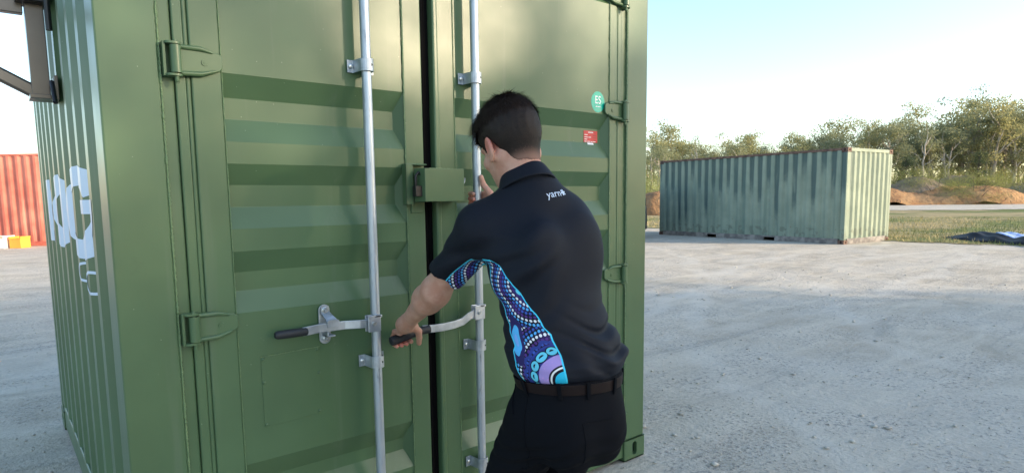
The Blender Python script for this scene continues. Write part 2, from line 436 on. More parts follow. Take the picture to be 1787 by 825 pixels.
# lever handles
def lever(x, z, path, grip, door, open_=False):
    o = MB().tube(path, 1.0, flat=(.0085, .031, (0, 0, 1))).build('lever_handle', M['galv'], door, False, .002)
    m = MB()
    # clevis: two plates and a cross pin, welded to the rod
    m.box(x - .047, x + .004, -.0905, -.0855, z - .030, z + .030)
    m.box(x - .047, x - .004, -.0660, -.0610, z - .030, z + .030)
    m.box(x - .020, x + .010, -.0905, -.0610, z + .020, z + .030)
    m.build('clevis', M['galv'], o, False, .004)
    MB().tube([(x - .024, -.096, z), (x - .024, -.058, z)], [.0075, .0075], 14).build('pivot_pin', M['bolt'], o, True)
    MB().tube(grip[0], grip[1], 18, flat=grip[2] if len(grip) > 2 else None).build('rubber_grip', M['rubber'], o, True, 0 if len(grip) < 3 else .003)
    return o
zl_ = .978
lever(BL, zl_, [(BL - .012, -.0735, zl_), (BL - .070, -.0700, zl_ + .002), (BL - .12, -.052, zl_ + .003), (BL - .215, -.046, zl_ + .003), (BL - .255, -.050, zl_ + .001), (BL - .275, -.052, zl_ + .000)],
      ([(BL - .258, -.052, zl_ + .000), (BL - .264, -.052, zl_ + .000), (BL - .31, -.054, zl_ + .001), (BL - .362, -.054, zl_ + .002), (BL - .370, -.054, zl_ + .002)], [.010, .0145, .0150, .0145, .0100]), door_l)
lever(BRX, .960, [(1.272, -.078, .960), (1.236, -.080, .957), (1.215, -.080, .950), (1.180, -.080, .931), (1.140, -.080, .924), (1.09, -.080, .921), (1.04, -.080, .922), (.99, -.080, .926)],
      ([(1.022, -.080, .9235), (1.020, -.080, .9235), (.96, -.080, .920), (.91, -.080, .910), (.862, -.080, .9005), (.853, -.080, .8990), (.851, -.080, .8985)], [.0140, .0165, .0170, .0175, .0180, .0165, .0100]), door_r)
# latch that holds the left lever: base plate, keeper tongue, rotating cover
lx, lz = .628, .986
m = MB(); m.prism(rounded(.042, .142, .0205, 6, lx, lz), (0, -.012, 0), (1, 0, 0), (0, 0, 1), (0, 1, 0), .0065); kp = m.build('handle_catch', M['galv'], door_l, False, .0015)
m = MB(); m.tube([(lx, -.0185, lz + .066), (lx, -.0195, lz + .044), (lx + .004, -.044, lz + .028), (lx + .008, -.0545, lz + .018), (lx + .010, -.0555, lz - .006)], [.9, 1, 1, 1.25, 1.15], flat=(.031, .004, (0, 1, 0)))
m.prism(rounded(.046, .026, .010, 4, lx + .012, lz + .008), (0, -.0605, 0), (1, 0, 0), (0, 0, 1), (0, 1, 0), .004)
m.build('catch_cover', M['galv'], kp, False, .0012)
m = MB(); m.box(lx - .010, lx + .020, -.056, -.010, lz - .040, lz - .034); m.box(lx - .010, lx - .004, -.056, -.010, lz - .040, lz - .022); m.build('catch_hook', M['galv'], kp, False, .002)
for zz in (lz + .052, lz - .050):
    MB().tube([(lx, -.012, zz), (lx, -.0215, zz), (lx, -.0245, zz)], [.0125, .0125, .009], 18).build('catch_bolt', M['bolt'], kp, True)
    MB().tube([(lx, -.0246, zz), (lx, -.0290, zz)], [.0065, .0055], 6).build('bolt_socket', M['galv'], kp, True)
# blank cover plate with rivets on the left leaf
m = MB(); m.prism([(.402, .900), (.609, .9045), (.6065, .664), (.4035, .655)][::-1], (0, -.0008, 0), (1, 0, 0), (0, 0, 1), (0, 1, 0), .0024); cp = m.build('cover_plate', G, door_l, False, .0007)
for p in ((.410, .893), (.600, .896), (.409, .812), (.602, .811), (.410, .664), (.599, .672)):
    MB().tube([(p[0], -.0008, p[1]), (p[0], -.0030, p[1]), (p[0], -.0045, p[1])], [.0062, .0052, .0022], 12).build('rivet', G, cp, True)
bead((.402, -.0012, .902), (.609, -.0012, .9065), .0013, cp, n=60)

# lock box across the joint of the leaves
m = MB(); bxa, bxb, bza, bzb, yf = 1.004, 1.196, 1.416, 1.542, -.088
m.add([(bxa - .030 + .028, -.030, bza), (bxa + .012, yf, bza), (bxb, yf, bza), (bxb, -.004, bza), (bxa - .030 + .028, -.030, bzb), (bxa + .012, yf, bzb), (bxb, yf, bzb), (bxb, -.004, bzb)],
      [(0, 1, 5, 4), (1, 2, 6, 5), (2, 3, 7, 6), (4, 5, 6, 7)])
# give the hood walls a thickness
hood = m.build('lock_box', G, door_r); hood.data.update()
sm = hood.modifiers.new('solid', 'SOLIDIFY'); sm.thickness = .0045; sm.offset = -1
bv = hood.modifiers.new('bevel', 'BEVEL'); bv.width = .005; bv.segments = 3
bead((bxa + .05, -.060, bzb + .001), (bxb - .02, -.030, bzb + .001), .0026, hood, n=40)
m = MB(); m.box(1.130, 1.190, -.050, -.004, bza + .01, bzb - .01); m.build('box_web', G, hood)
# staple plate on the left leaf
m = MB(); m.box(.965, .997, -.034, -.028, 1.405, 1.560); m.box(.965, 1.060, -.034, -.003, 1.555, 1.561); m.box(.965, .971, -.034, -.003, 1.405, 1.560); m.box(1.0, 1.06, -.010, -.003, 1.372, 1.45)
sp_ = m.build('lock_staple', G, door_l, False, .003)
m = MB(); m.tube([(.992, -.060, 1.470), (.992, -.060, 1.515), (1.004, -.060, 1.528), (1.016, -.060, 1.515), (1.016, -.060, 1.470)], .0055, 10); m.box(.984, 1.026, -.072, -.048, 1.436, 1.476)
m.build('padlock_lug', M['blackmetal'], sp_, True, .003)
m = MB(); m.tube([(1.198, -.058, 1.494), (1.204, -.060, 1.486), (1.212, -.060, 1.485), (1.218, -.060, 1.492), (1.219, -.060, 1.508)], .0022, 8); m.build('wire_hook', M['galv'], hood, True)

# stickers on the right leaf
def sticker(shape, y, mat, name, parent): 
    m = MB(); m.prism(shape, (0, y, 0), (1, 0, 0), (0, 0, 1), (0, 1, 0), .0008); return m.build(name, mat, parent)
y_s = .0010
es = sticker([(2.064 + .047 * math.cos(2*math.pi*k/40), 1.884 + .050 * math.sin(2*math.pi*k/40)) for k in range(40)][::-1], y_s, M['stick_green'], 'round_sticker', door_r)
def flat_text(txt, x, z, size, y, mat, name, parent, off=0.0, space=1.0, sx=1.0):
    me = text_mesh(txt, size, offset=off, space=space)
    for v in me.vertices: v.co = Vector((x + v.co.x * sx, y, z + v.co.y))
    me.transform(Matrix.Identity(4)); return link_mesh(name, me, mat, parent)
def slab(x0, x1, z0, z1, y, mat, name, parent):
    return MB().prism([(x0, z0), (x0, z1), (x1, z1), (x1, z0)], (0, y, 0), (1, 0, 0), (0, 0, 1), (0, 1, 0), .0004).build(name, mat, parent)
flat_text('ES', 2.064, 1.892, .052, y_s - .0005, M['white'], 'sticker_letters', es, .0004, 1.12, .82)
for x0, x1 in ((2.047, 2.061), (2.064, 2.081)): slab(x0, x1, 1.8605, 1.8640, y_s - .0006, M['white'], 'sticker_print', es)
# the red data sticker lies over the slope of the rib: build it on the slope and the flat below
def rib_y(z):
    r = RIBS[3]; return float(np.interp(z, [r[3], r[2], r[1], r[0]], [.002, .002 + DEP, .002 + DEP, .002]))
def draped(x0, x1, z0, z1, off, mat, name, parent, n=14):
    m = MB(); vs = []
    for k in range(n + 1):
        z = z0 + (z1 - z0) * k / n; y = rib_y(z) - off; vs += [(x0, y, z), (x1, y, z)]
    m.add(vs, [(2*k, 2*k+1, 2*k+3, 2*k+2) for k in range(n)]); return m.build(name, mat, parent)
rs_ = draped(2.000, 2.096, 1.692, 1.748, .0015, M['stick_red'], 'red_sticker', door_r)
draped(2.030, 2.066, 1.7385, 1.7425, .0022, M['white'], 'sticker_heading', rs_, 2)
for z, ws in ((1.7285, (.022,)), (1.7170, (.026, .018)), (1.7065, (.020,)), (1.6965, (.016, .022, .014, .018))):
    x = 2.004
    for w in ws: draped(x, x + w, z - .0014, z + .0014, .0022, M['white'], 'sticker_print', rs_, 2); x += w + .003
for z in (1.725, 1.7145, 1.703): draped(2.066, 2.090, z - .0006, z + .0006, .0022, M['stick_black'], 'sticker_line', rs_, 1)
draped(2.024, 2.066, 1.681, 1.6905, .0015, M['white'], 'white_tab', door_r)

# ------------------------------------------------------------------ pale lettering on the corrugated side
def side_text(txt, yc, zc, size, off, sx, name):
    me = text_mesh(txt, size, offset=off, space=.98)
    bm = bmesh.new(); bm.from_mesh(me)
    for v in bm.verts: v.co = Vector((0, yc - v.co.x * sx, zc + v.co.y))
    for s, d in pl:
        bmesh.ops.bisect_plane(bm, geom=bm.verts[:] + bm.edges[:] + bm.faces[:], plane_co=(0, s, 0), plane_no=(0, 1, 0), dist=1e-5)
    for v in bm.verts: v.co.x = .004 + prof_depth(pl, v.co.y) - .0016
    bmesh.ops.recalc_face_normals(bm, faces=bm.faces)
    bm.to_mesh(me); bm.free(); return link_mesh(name, me, M['vinyl'], near)
def side_shape(polys, name):
    # polys in (along the wall towards the doors, up); draped over the corrugations
    bm = bmesh.new()
    for P in polys:
        vs = [bm.verts.new((0, -x, z)) for x, z in P]; bm.faces.new(vs)
    for s, d in pl:
        bmesh.ops.bisect_plane(bm, geom=bm.verts[:] + bm.edges[:] + bm.faces[:], plane_co=(0, s, 0), plane_no=(0, 1, 0), dist=1e-5)
    for v in bm.verts: v.co.x = .004 + prof_depth(pl, v.co.y) - .0016
    me = bpy.data.meshes.new(name); bm.to_mesh(me); bm.free(); return link_mesh(name, me, M['vinyl'], near)
def ring_poly(cx, cz, ax, az, bx, bz, a0, a1, n=30):
    out = []
    for k in range(n):
        t0, t1 = [R(a0 + (a1 - a0) * q / n) for q in (k, k + 1)]
        out.append([(cx + ax*math.cos(t0), cz + az*math.sin(t0)), (cx + ax*math.cos(t1), cz + az*math.sin(t1)), (cx + bx*math.cos(t1), cz + bz*math.sin(t1)), (cx + bx*math.cos(t0), cz + bz*math.sin(t0))])
    return out
gc, gz_ = -.86, 1.388
side_shape(ring_poly(gc, gz_, .44, .188, .235, .112, 32, 360) + [[(gc - .02, gz_ - .002), (gc + .44, gz_ - .002), (gc + .44, gz_ + .050), (gc - .02, gz_ + .050)]], 'side_lettering')
side_shape(ring_poly(-1.70, gz_, .37, .185, .10, .100, 0, 360), 'side_lettering')
side_shape([[(-2.42, 1.215), (-2.30, 1.215), (-2.30, 1.56), (-2.42, 1.56)]] + [[(-2.30, z0), (-2.12, z0), (-2.12, z0 + .065), (-2.30, z0 + .065)] for z0 in (1.215, 1.355, 1.495)], 'side_lettering')
side_shape(ring_poly(-.905, 1.148, .095, .042, .072, .032, 40, 320), 'small_lettering')
side_shape(ring_poly(-.655, 1.128, .110, .046, .085, .035, 0, 360), 'small_lettering')

# ------------------------------------------------------------------ steel awning frame bolted to the side wall
aw = MB(); aw.box(-.085, -.020, 1.235, 1.30, 1.885, 2.62); aw = aw.build('awning_frame', M['bronze'], near, False, .003)
m = MB(); m.box(-1.6, -.090, 1.25, 1.295, 2.215, 2.275); m.build('awning_arm', M['bronze'], aw, False, .003)
m = MB(); m.tube([(-.075, 1.27, 1.90), (-.95, 1.27, 2.38)], 1.0, flat=(.055, .040, (0, 1, 0))); m.build('awning_brace', M['bronze'], aw, False, .003)
m = MB(); m.box(-.095, .0, 1.19, 1.32, 1.865, 1.883); m.box(-.010, .003, 1.16, 1.32, 1.86, 1.96); m.build('awning_bracket', M['bronze'], aw, False, .002)
m = MB(); m.box(-.115, .0, 1.18, 1.31, 2.255, 2.34); m.build('awning_hinge', M['blackmetal'], aw, False, .004)
for a_, b_, r_ in (((-.018, 1.18, 1.935), (-.018, 1.10, 1.84), .009), ((-.012, 1.16, 2.14), (-.012, 1.16, 2.30), .012)): MB().tube([a_, b_], r_, 10).build('awning_pin', M['blackmetal'], aw, True)
# ------------------------------------------------------------------ implicit surfaces for the figure
def s_cap(P, a, b, ra, rb):
    a = np.array(a, np.float32); b = np.array(b, np.float32); ab = b - a
    t = np.clip(((P - a) @ ab) / (ab @ ab), 0, 1)
    q = P - a - t[:, None] * ab
    return np.sqrt((q * q).sum(1)) - (ra + (rb - ra) * t)
def s_ell(P, c, r, Rm=None):
    q = P - np.array(c, np.float32)
    if Rm is not None: q = q @ np.array(Rm, np.float32)       # columns of Rm = local axes
    r = np.array(r, np.float32)
    k0 = np.sqrt(((q / r) ** 2).sum(1)); k1 = np.sqrt(((q / (r * r)) ** 2).sum(1)) + 1e-9
    return k0 * (k0 - 1) / k1
def smin(a, b, k):
    h = np.clip(.5 + .5 * (b - a) / k, 0, 1)
    return b + (a - b) * h - k * h * (1 - h)
def smax(a, b, k): return -smin(-a, -b, k)
def wob(P, sc, seed, n=5):
    rs = np.random.RandomState(seed); o = 0
    for i in range(n):
        d = rs.normal(size=3); d /= np.linalg.norm(d); o = o + np.sin((P @ d.astype(np.float32)) * sc * (0.7 + .8 * rs.rand()) + rs.rand() * 6.28)
    return o / n
def surfnet(fn, lo, hi, h, B=12):
    lo = np.array(lo, np.float64); hi = np.array(hi, np.float64)
    n = np.ceil((hi - lo) / h / B).astype(int) * B + 1
    nb = (n - 1) // B
    bi = np.stack(np.meshgrid(*[np.arange(k) for k in nb], indexing='ij'), -1).reshape(-1, 3)
    cen = lo + (bi + .5) * B * h
    dc = fn(cen.astype(np.float32)); rad = B * h * .87 * 1.35 + .012
    V = np.full(n, 1.0, np.float32)
    for k, d in zip(bi, dc):
        if d < 0: V[k[0]*B:k[0]*B+B+1, k[1]*B:k[1]*B+B+1, k[2]*B:k[2]*B+B+1] = -1.0
    act = bi[np.abs(dc) < rad]
    g = np.arange(B + 1); G = np.stack(np.meshgrid(g, g, g, indexing='ij'), -1).reshape(-1, 3)
    for i in range(0, len(act), 200):
        a = act[i:i+200]
        idx = (a[:, None, :] * B + G[None]).reshape(-1, 3)
        v = fn((lo + idx * h).astype(np.float32))
        V[idx[:, 0], idx[:, 1], idx[:, 2]] = v
    S = V < 0
    nx, ny, nz = n - 1
    cnt = np.zeros((nx, ny, nz), np.uint8)
    for dx in (0, 1):
        for dy in (0, 1):
            for dz in (0, 1): cnt += S[dx:dx+nx, dy:dy+ny, dz:dz+nz]
    ci = np.argwhere((cnt > 0) & (cnt < 8)); N = len(ci)
    idm = np.full((nx, ny, nz), -1, np.int32); idm[ci[:, 0], ci[:, 1], ci[:, 2]] = np.arange(N)
    acc = np.zeros((N, 3)); num = np.zeros(N)
    for ax in range(3):
        o = [k for k in range(3) if k != ax]
        for p in (0, 1):
            for q in (0, 1):
                a = ci.copy(); a[:, o[0]] += p; a[:, o[1]] += q
                b = a.copy(); b[:, ax] += 1
                va = V[a[:, 0], a[:, 1], a[:, 2]]; vb = V[b[:, 0], b[:, 1], b[:, 2]]
                m = (va < 0) != (vb < 0); t = np.where(m, va / np.where(m, va - vb, 1), 0)
                pt = a.astype(float); pt[:, ax] += t
                acc[m] += pt[m]; num[m] += 1
    verts = lo + acc / num[:, None] * h
    F = []
    for ax in range(3):
        o = [(ax + 1) % 3, (ax + 2) % 3]
        sl = [slice(None)] * 3; sl[ax] = slice(0, -1); A = S[tuple(sl)]
        sl[ax] = slice(1, None); Bb = S[tuple(sl)]
        e = np.argwhere(A != Bb)
        e = e[(e[:, o[0]] > 0) & (e[:, o[1]] > 0) & (e[:, o[0]] < n[o[0]] - 1) & (e[:, o[1]] < n[o[1]] - 1)]
        q = []
        for d0, d1 in ((-1, -1), (0, -1), (0, 0), (-1, 0)):
            c = e.copy(); c[:, o[0]] += d0; c[:, o[1]] += d1; q.append(idm[c[:, 0], c[:, 1], c[:, 2]])
        q = np.stack(q, 1); ins = A[e[:, 0], e[:, 1], e[:, 2]]
        q[~ins] = q[~ins][:, ::-1]; q = q[(q >= 0).all(1)]
        F.append(q)
    F = np.concatenate(F)
    return verts, F
def sgrad(fn, P, e=.002):
    P = P.astype(np.float32); g = []
    for i in range(3):
        d = np.zeros(3, np.float32); d[i] = e; g.append(fn(P + d) - fn(P - d))
    g = np.stack(g, 1); return g / (np.linalg.norm(g, axis=1, keepdims=True) + 1e-9)

# ------------------------------------------------------------------ the figure: joints in metres, world space
LAT = np.array((.990, -.139, 0)); FWD = np.array((.139, .990, 0))       # across the back / facing the door
SH_L, EL_L, WR_L = (.838, -.675, 1.338), (.822, -.447, 1.134), (.852, -.205, .990)
SH_R, EL_R, WR_R = (1.112, -.695, 1.340), (1.225, -.455, 1.300), (1.318, -.175, 1.395)
SEC = np.array([ # z, cx, cy, half width, half depth
 (.80, .992, -.885, .160, .120), (.890, .990, -.890, .158, .116), (.925, .989, -.888, .164, .119), (.945, .990, -.884, .178, .131), (.970, .993, -.876, .187, .137), (1.005, .996, -.862, .184, .133),
 (1.045, .988, -.845, .172, .126), (1.091, .983, -.832, .163, .121), (1.164, .979, -.807, .166, .122), (1.247, .978, -.782, .170, .124),
 (1.320, .980, -.762, .166, .118), (1.381, .988, -.749, .140, .102), (1.420, .988, -.742, .108, .088), (1.460, .980, -.730, .080, .076), (1.52, .975, -.722, .068, .066)], np.float32)
def sec_at(z): return [np.interp(z, SEC[:, 0], SEC[:, i]).astype(np.float32) for i in (1, 2, 3, 4)]
def body_uv(P):
    cx, cy, a, b = sec_at(P[:, 2]); dx = P[:, 0] - cx; dy = P[:, 1] - cy
    return dx * LAT[0] + dy * LAT[1], dx * FWD[0] + dy * FWD[1], a, b
def s_torso(P, grow=0.0):
    u, v, a, b = body_uv(P); a = a + grow; b = b + grow
    k0 = np.sqrt((u / a) ** 2 + (v / b) ** 2 + 1e-9); k1 = np.sqrt((u / a ** 2) ** 2 + (v / b ** 2) ** 2) + 1e-6
    return k0 * (k0 - 1) / k1
def lerp3(a, b, t): return tuple(a[i] + (b[i] - a[i]) * t for i in range(3))
SL_L = lerp3(SH_L, EL_L, .69); SL_R = lerp3(SH_R, EL_R, .74)
def f_shirt(P):
    u, v, a, b = body_uv(P)
    d = s_torso(P)
    d = np.maximum(d, P[:, 2] - 1.49)
    for s, e, se in ((SH_L, EL_L, SL_L), (SH_R, EL_R, SL_R)):
        d = smin(d, s_ell(P, (s[0], s[1], s[2]), (.058, .066, .060)), .09)
        d = smin(d, s_cap(P, (.982, -.745, 1.418), (s[0], s[1], s[2] + .012), .058, .050), .06)
        arm = s_cap(P, s, lerp3(s, e, .95), .064, .061)
        ax = np.array(e) - np.array(s); ax = (ax / np.linalg.norm(ax)).astype(np.float32)
        arm = smax(arm, (P - np.array(se, np.float32)) @ ax, .006)
        d = smin(d, arm, .035 if s[0] < 1 else .08)
    # shoulder blades and the hollow between
    d = smin(d, s_ell(P, (.905, -.865, 1.27), (.06, .035, .08)), .06)
    d = smin(d, s_ell(P, (1.065, -.860, 1.27), (.06, .035, .09)), .07)
    d = smin(d, s_ell(P, (1.075, -.790, 1.30), (.070, .060, .115)), .09)
    z = P[:, 2]
    # drag folds from the arm pit to the hip, blousing above the belt
    env = np.exp(-((z - 1.02) / .075) ** 2) * (0.30 + .7 * smooth01((u + .08) / .2)) 
    ph = (z + .28 * u - .22 * v * 0 + .016 * np.sin(u * 17 + 1.0) + .010 * np.sin(u * 31 + z * 12)) * 2 * np.pi / .058
    d = d - env * .0085 * (np.sin(ph) + .35 * np.sin(ph * 1.9 + 1))
    env2 = np.exp(-((z - .985) / .03) ** 2)
    d = d - env2 * .005 * np.sin(u * 52 + z * 30 + 1.4 * np.sin(u * 13))
    env3 = np.exp(-((z - 1.20) / .10) ** 2) * smooth01((-u + .02) / .12)
    ph3 = (z * .8 - .75 * u + .01 * np.sin(z * 40)) * 2 * np.pi / .075
    d = d - env3 * .006 * np.sin(ph3)
    d = d - .0022 * wob(P, 24, 3) - .0008 * wob(P, 60, 4)
    sl = np.exp(-(np.linalg.norm(P - np.array(SL_L, np.float32), axis=1) / .12) ** 2)
    d = d - sl * .003 * np.sin((P @ np.array((.5, .3, 1.0), np.float32)) * 70)
    return smax(d, .928 - z - .012 * smooth01(u / .15 + .2), .006)
# --- trousers
HIP_L, KN_L, AN_L = (.895, -.862, .800), (.905, -.640, .455), (.885, -.800, .085)
HIP_R, KN_R, AN_R = (1.064, -.880, .800), (1.105, -.680, .455), (1.150, -.860, .085)
def f_trous(P):
    d = smax(s_torso(P, .004), -(P[:, 2] - .78), .03)
    d = smin(d, s_ell(P, (.984, -.890, .815), (.160, .118, .12)), .04)
    for s, sx in ((HIP_L, -.055), (HIP_R, .032)):       # seat
        d = smin(d, s_ell(P, (.992 + sx * 1.15, -.955 + sx * -.1, .765), (.090 if sx < 0 else .080, .080, .100)), .045)
    for h, k, a in ((HIP_L, KN_L, AN_L), (HIP_R, KN_R, AN_R)):
        leg = s_cap(P, h, k, .098, .070)
        leg = smin(leg, s_cap(P, k, lerp3(k, a, .5), .070, .070), .03)
        leg = smin(leg, s_cap(P, lerp3(k, a, .5), a, .070, .060), .03)
        d = smin(d, leg, .03)
    z = P[:, 2]; u, v, _, _ = body_uv(P)
    d = d - .0035 * np.exp(-((z - .70) / .07) ** 2) * np.sin((z - .35 * u + .02 * np.sin(u * 22)) * 2 * np.pi / .048)
    d = d - .003 * wob(P, 22, 11) - .0012 * wob(P, 55, 12)
    d = np.maximum(d, z - .930)
    return smax(d, .055 - z, .005)
# --- head
HC = np.array((.953, -.668, 1.598)); 
_fw = np.array((.05, .86, -.50)); _fw = _fw / np.linalg.norm(_fw)                # where the face looks: at the lever, down
_lt = np.cross(_fw, np.array((0, 0, 1.0))); _lt /= np.linalg.norm(_lt)          # his right
_up = np.cross(_lt, _fw)
HR = np.stack([_lt, _fw, _up], 1)
def hp(x, y, z): return tuple(HC + HR @ np.array((x, y, z)))
def f_head(P):
    d = s_ell(P, hp(0, -.012, .022), (.077, .099, .097), HR)
    d = smin(d, s_ell(P, hp(0, .045, -.055), (.058, .052, .068), HR), .035)      # face
    d = smin(d, s_cap(P, hp(-.052, .0, -.062), hp(-.012, .072, -.100), .020, .018), .03)
    d = smin(d, s_cap(P, hp(.052, .0, -.062), hp(.012, .072, -.100), .020, .018), .03)
    d = smin(d, s_ell(P, hp(0, .074, -.104), (.022, .018, .017), HR), .02)       # chin
    d = smin(d, s_ell(P, hp(0, .078, .012), (.050, .016, .013), HR), .02)        # brow
    for s in (-1, 1):
        d = smax(d, -s_ell(P, hp(s * .031, .097, -.012), (.017, .014, .012), HR), .014)
        d = smin(d, s_ell(P, hp(s * .031, .079, -.012), (.0125, .0125, .0115), HR), .003)
        d = smin(d, s_ell(P, hp(s * .042, .070, -.040), (.018, .016, .016), HR), .02)
    d = smin(d, s_cap(P, hp(0, .090, -.005), hp(0, .112, -.042), .008, .012), .012)   # nose
    d = smin(d, s_ell(P, hp(0, .100, -.046), (.017, .011, .009), HR), .008)
    d = smin(d, s_ell(P, hp(0, .088, -.070), (.024, .010, .006), HR), .005)
    d = smin(d, s_ell(P, hp(0, .087, -.080), (.021, .010, .007), HR), .005)
    for s in (-1, 1):                                                            # ears
        Re = HR @ np.array(((np.cos(.35 * s), -np.sin(.35 * s), 0), (np.sin(.35 * s), np.cos(.35 * s), 0), (0, 0, 1.0)))
        e = s_ell(P, hp(s * .083, -.002, -.034), (.0090, .022, .037), Re)
        e = smax(e, -s_ell(P, hp(s * .092, .002, -.031), (.0075, .012, .021), Re), .005)
        e = smin(e, s_ell(P, hp(s * .080, .008, -.064), (.008, .009, .010), HR), .008)
        d = smin(d, e, .006)
    return d
def finger(P, pts, r0, r1):
    d = None; n = len(pts) - 1
    for i in range(n):
        c = s_cap(P, pts[i], pts[i+1], r0 + (r1 - r0) * i / n, r0 + (r1 - r0) * (i + 1) / n)
        d = c if d is None else smin(d, c, .004)
    return d
# left hand over the lever; lever axis runs along +X at y=-.080
def lever_z(x): return .900 + (x - .854) * .177
def hand_l(P):
    d = s_cap(P, WR_L, (.862, -.165, .978), .0255, .025)
    d = smin(d, s_cap(P, (.858, -.172, .974), (.874, -.118, .946), .024, .017), .02)
    d = smin(d, s_cap(P, (.872, -.172, .974), (.930, -.120, .952), .023, .017), .02)
    d = smin(d, s_cap(P, (.866, -.170, .974), (.912, -.117, .950), .022, .017), .025)
    for i, (x, L, r) in enumerate(((.872, .88, .0088), (.892, .98, .0096), (.913, 1.0, .0100), (.934, .96, .0098))):
        zc = lever_z(x); yc = -.080
        pts = [(x, yc - .036, zc + .030), (x + .002, yc + .008, zc + .034 * L), (x + .003, yc + .030 * L, zc + .006), (x + .001, yc + .018, zc - .022 * L), (x - .001, yc - .012 * L, zc - .027 * L)]
        f = finger(P, pts, r * 1.12, r * .88)
        d = smin(d, f, .006)
    th = finger(P, [(.895, -.168, .966), (.932, -.148, .938), (.948, -.125, .908), (.956, -.110, .882)], .0150, .0095)
    d = smin(d, th, .010)
    return d
# right hand round the rod; rod axis at (1.281, -.055)
BX, BY = 1.2835, -.055
def hand_r(P):
    d = s_cap(P, WR_R, (BX + .038, BY - .085, 1.405), .027, .026)
    for z in (1.446, 1.428, 1.408, 1.390):
        d = smin(d, s_cap(P, (BX + .036, BY - .085, 1.406 + (z - 1.418) * .5), (BX + .038, BY - .018, z), .020, .0125), .015)
    for i, (z, L, r) in enumerate(((1.446, .96, .0092), (1.426, 1.0, .0094), (1.406, .97, .0090), (1.388, .86, .0082))):
        pts = [(BX + .038, BY - .012, z), (BX + .026 * L, BY + .024, z), (BX - .006, BY + .030, z), (BX - .026 * L, BY + .014, z - .001), (BX - .029, BY - .014 * L, z - .003)]
        d = smin(d, finger(P, pts, r * 1.1, r * .9), .004)
    th = finger(P, [(BX + .034, BY - .076, 1.412), (BX + .022, BY - .055, 1.448), (BX + .006, BY - .034, 1.482), (BX - .001, BY - .030, 1.512)], .0155, .0098)
    return smin(d, th, .010)
def limb(P, s, e, w, bulge):
    d = s_cap(P, s, e, .050, .0425)
    m = lerp3(e, w, .28); d = smin(d, s_cap(P, e, m, .0425, .0425), .035)
    d = smin(d, s_cap(P, m, lerp3(e, w, .93), .0425, .0265), .03)
    d = smin(d, s_cap(P, lerp3(e, w, .9), w, .0270, .0265), .01)
    d = smin(d, s_ell(P, lerp3(lerp3(e, w, .22), bulge, 1.0), (.024, .05, .024)), .05)
    return d
def f_neck(P): return s_cap(P, hp(0, -.034, -.030), (.968, -.728, 1.450), .057, .056)
def f_body(P):
    d = f_head(P)
    d = smin(d, f_neck(P), .03)
    d = smin(d, s_cap(P, (.968, -.728, 1.450), (.985, -.765, 1.300), .056, .09), .05)
    d = smin(d, smax(s_torso(P, -.022), np.abs(P[:, 2] - 1.1) - .25, .02), .04)
    d = smin(d, limb(P, SH_L, EL_L, WR_L, tuple(np.array(lerp3(EL_L, WR_L, .22)) + np.array((.012, 0, .006)))), .03)
    d = smin(d, limb(P, SH_R, EL_R, WR_R, tuple(np.array(lerp3(EL_R, WR_R, .22)) + np.array((.0, 0, .008)))), .03)
    d = smin(d, hand_l(P), .022)
    d = smin(d, hand_r(P), .008)
    return d
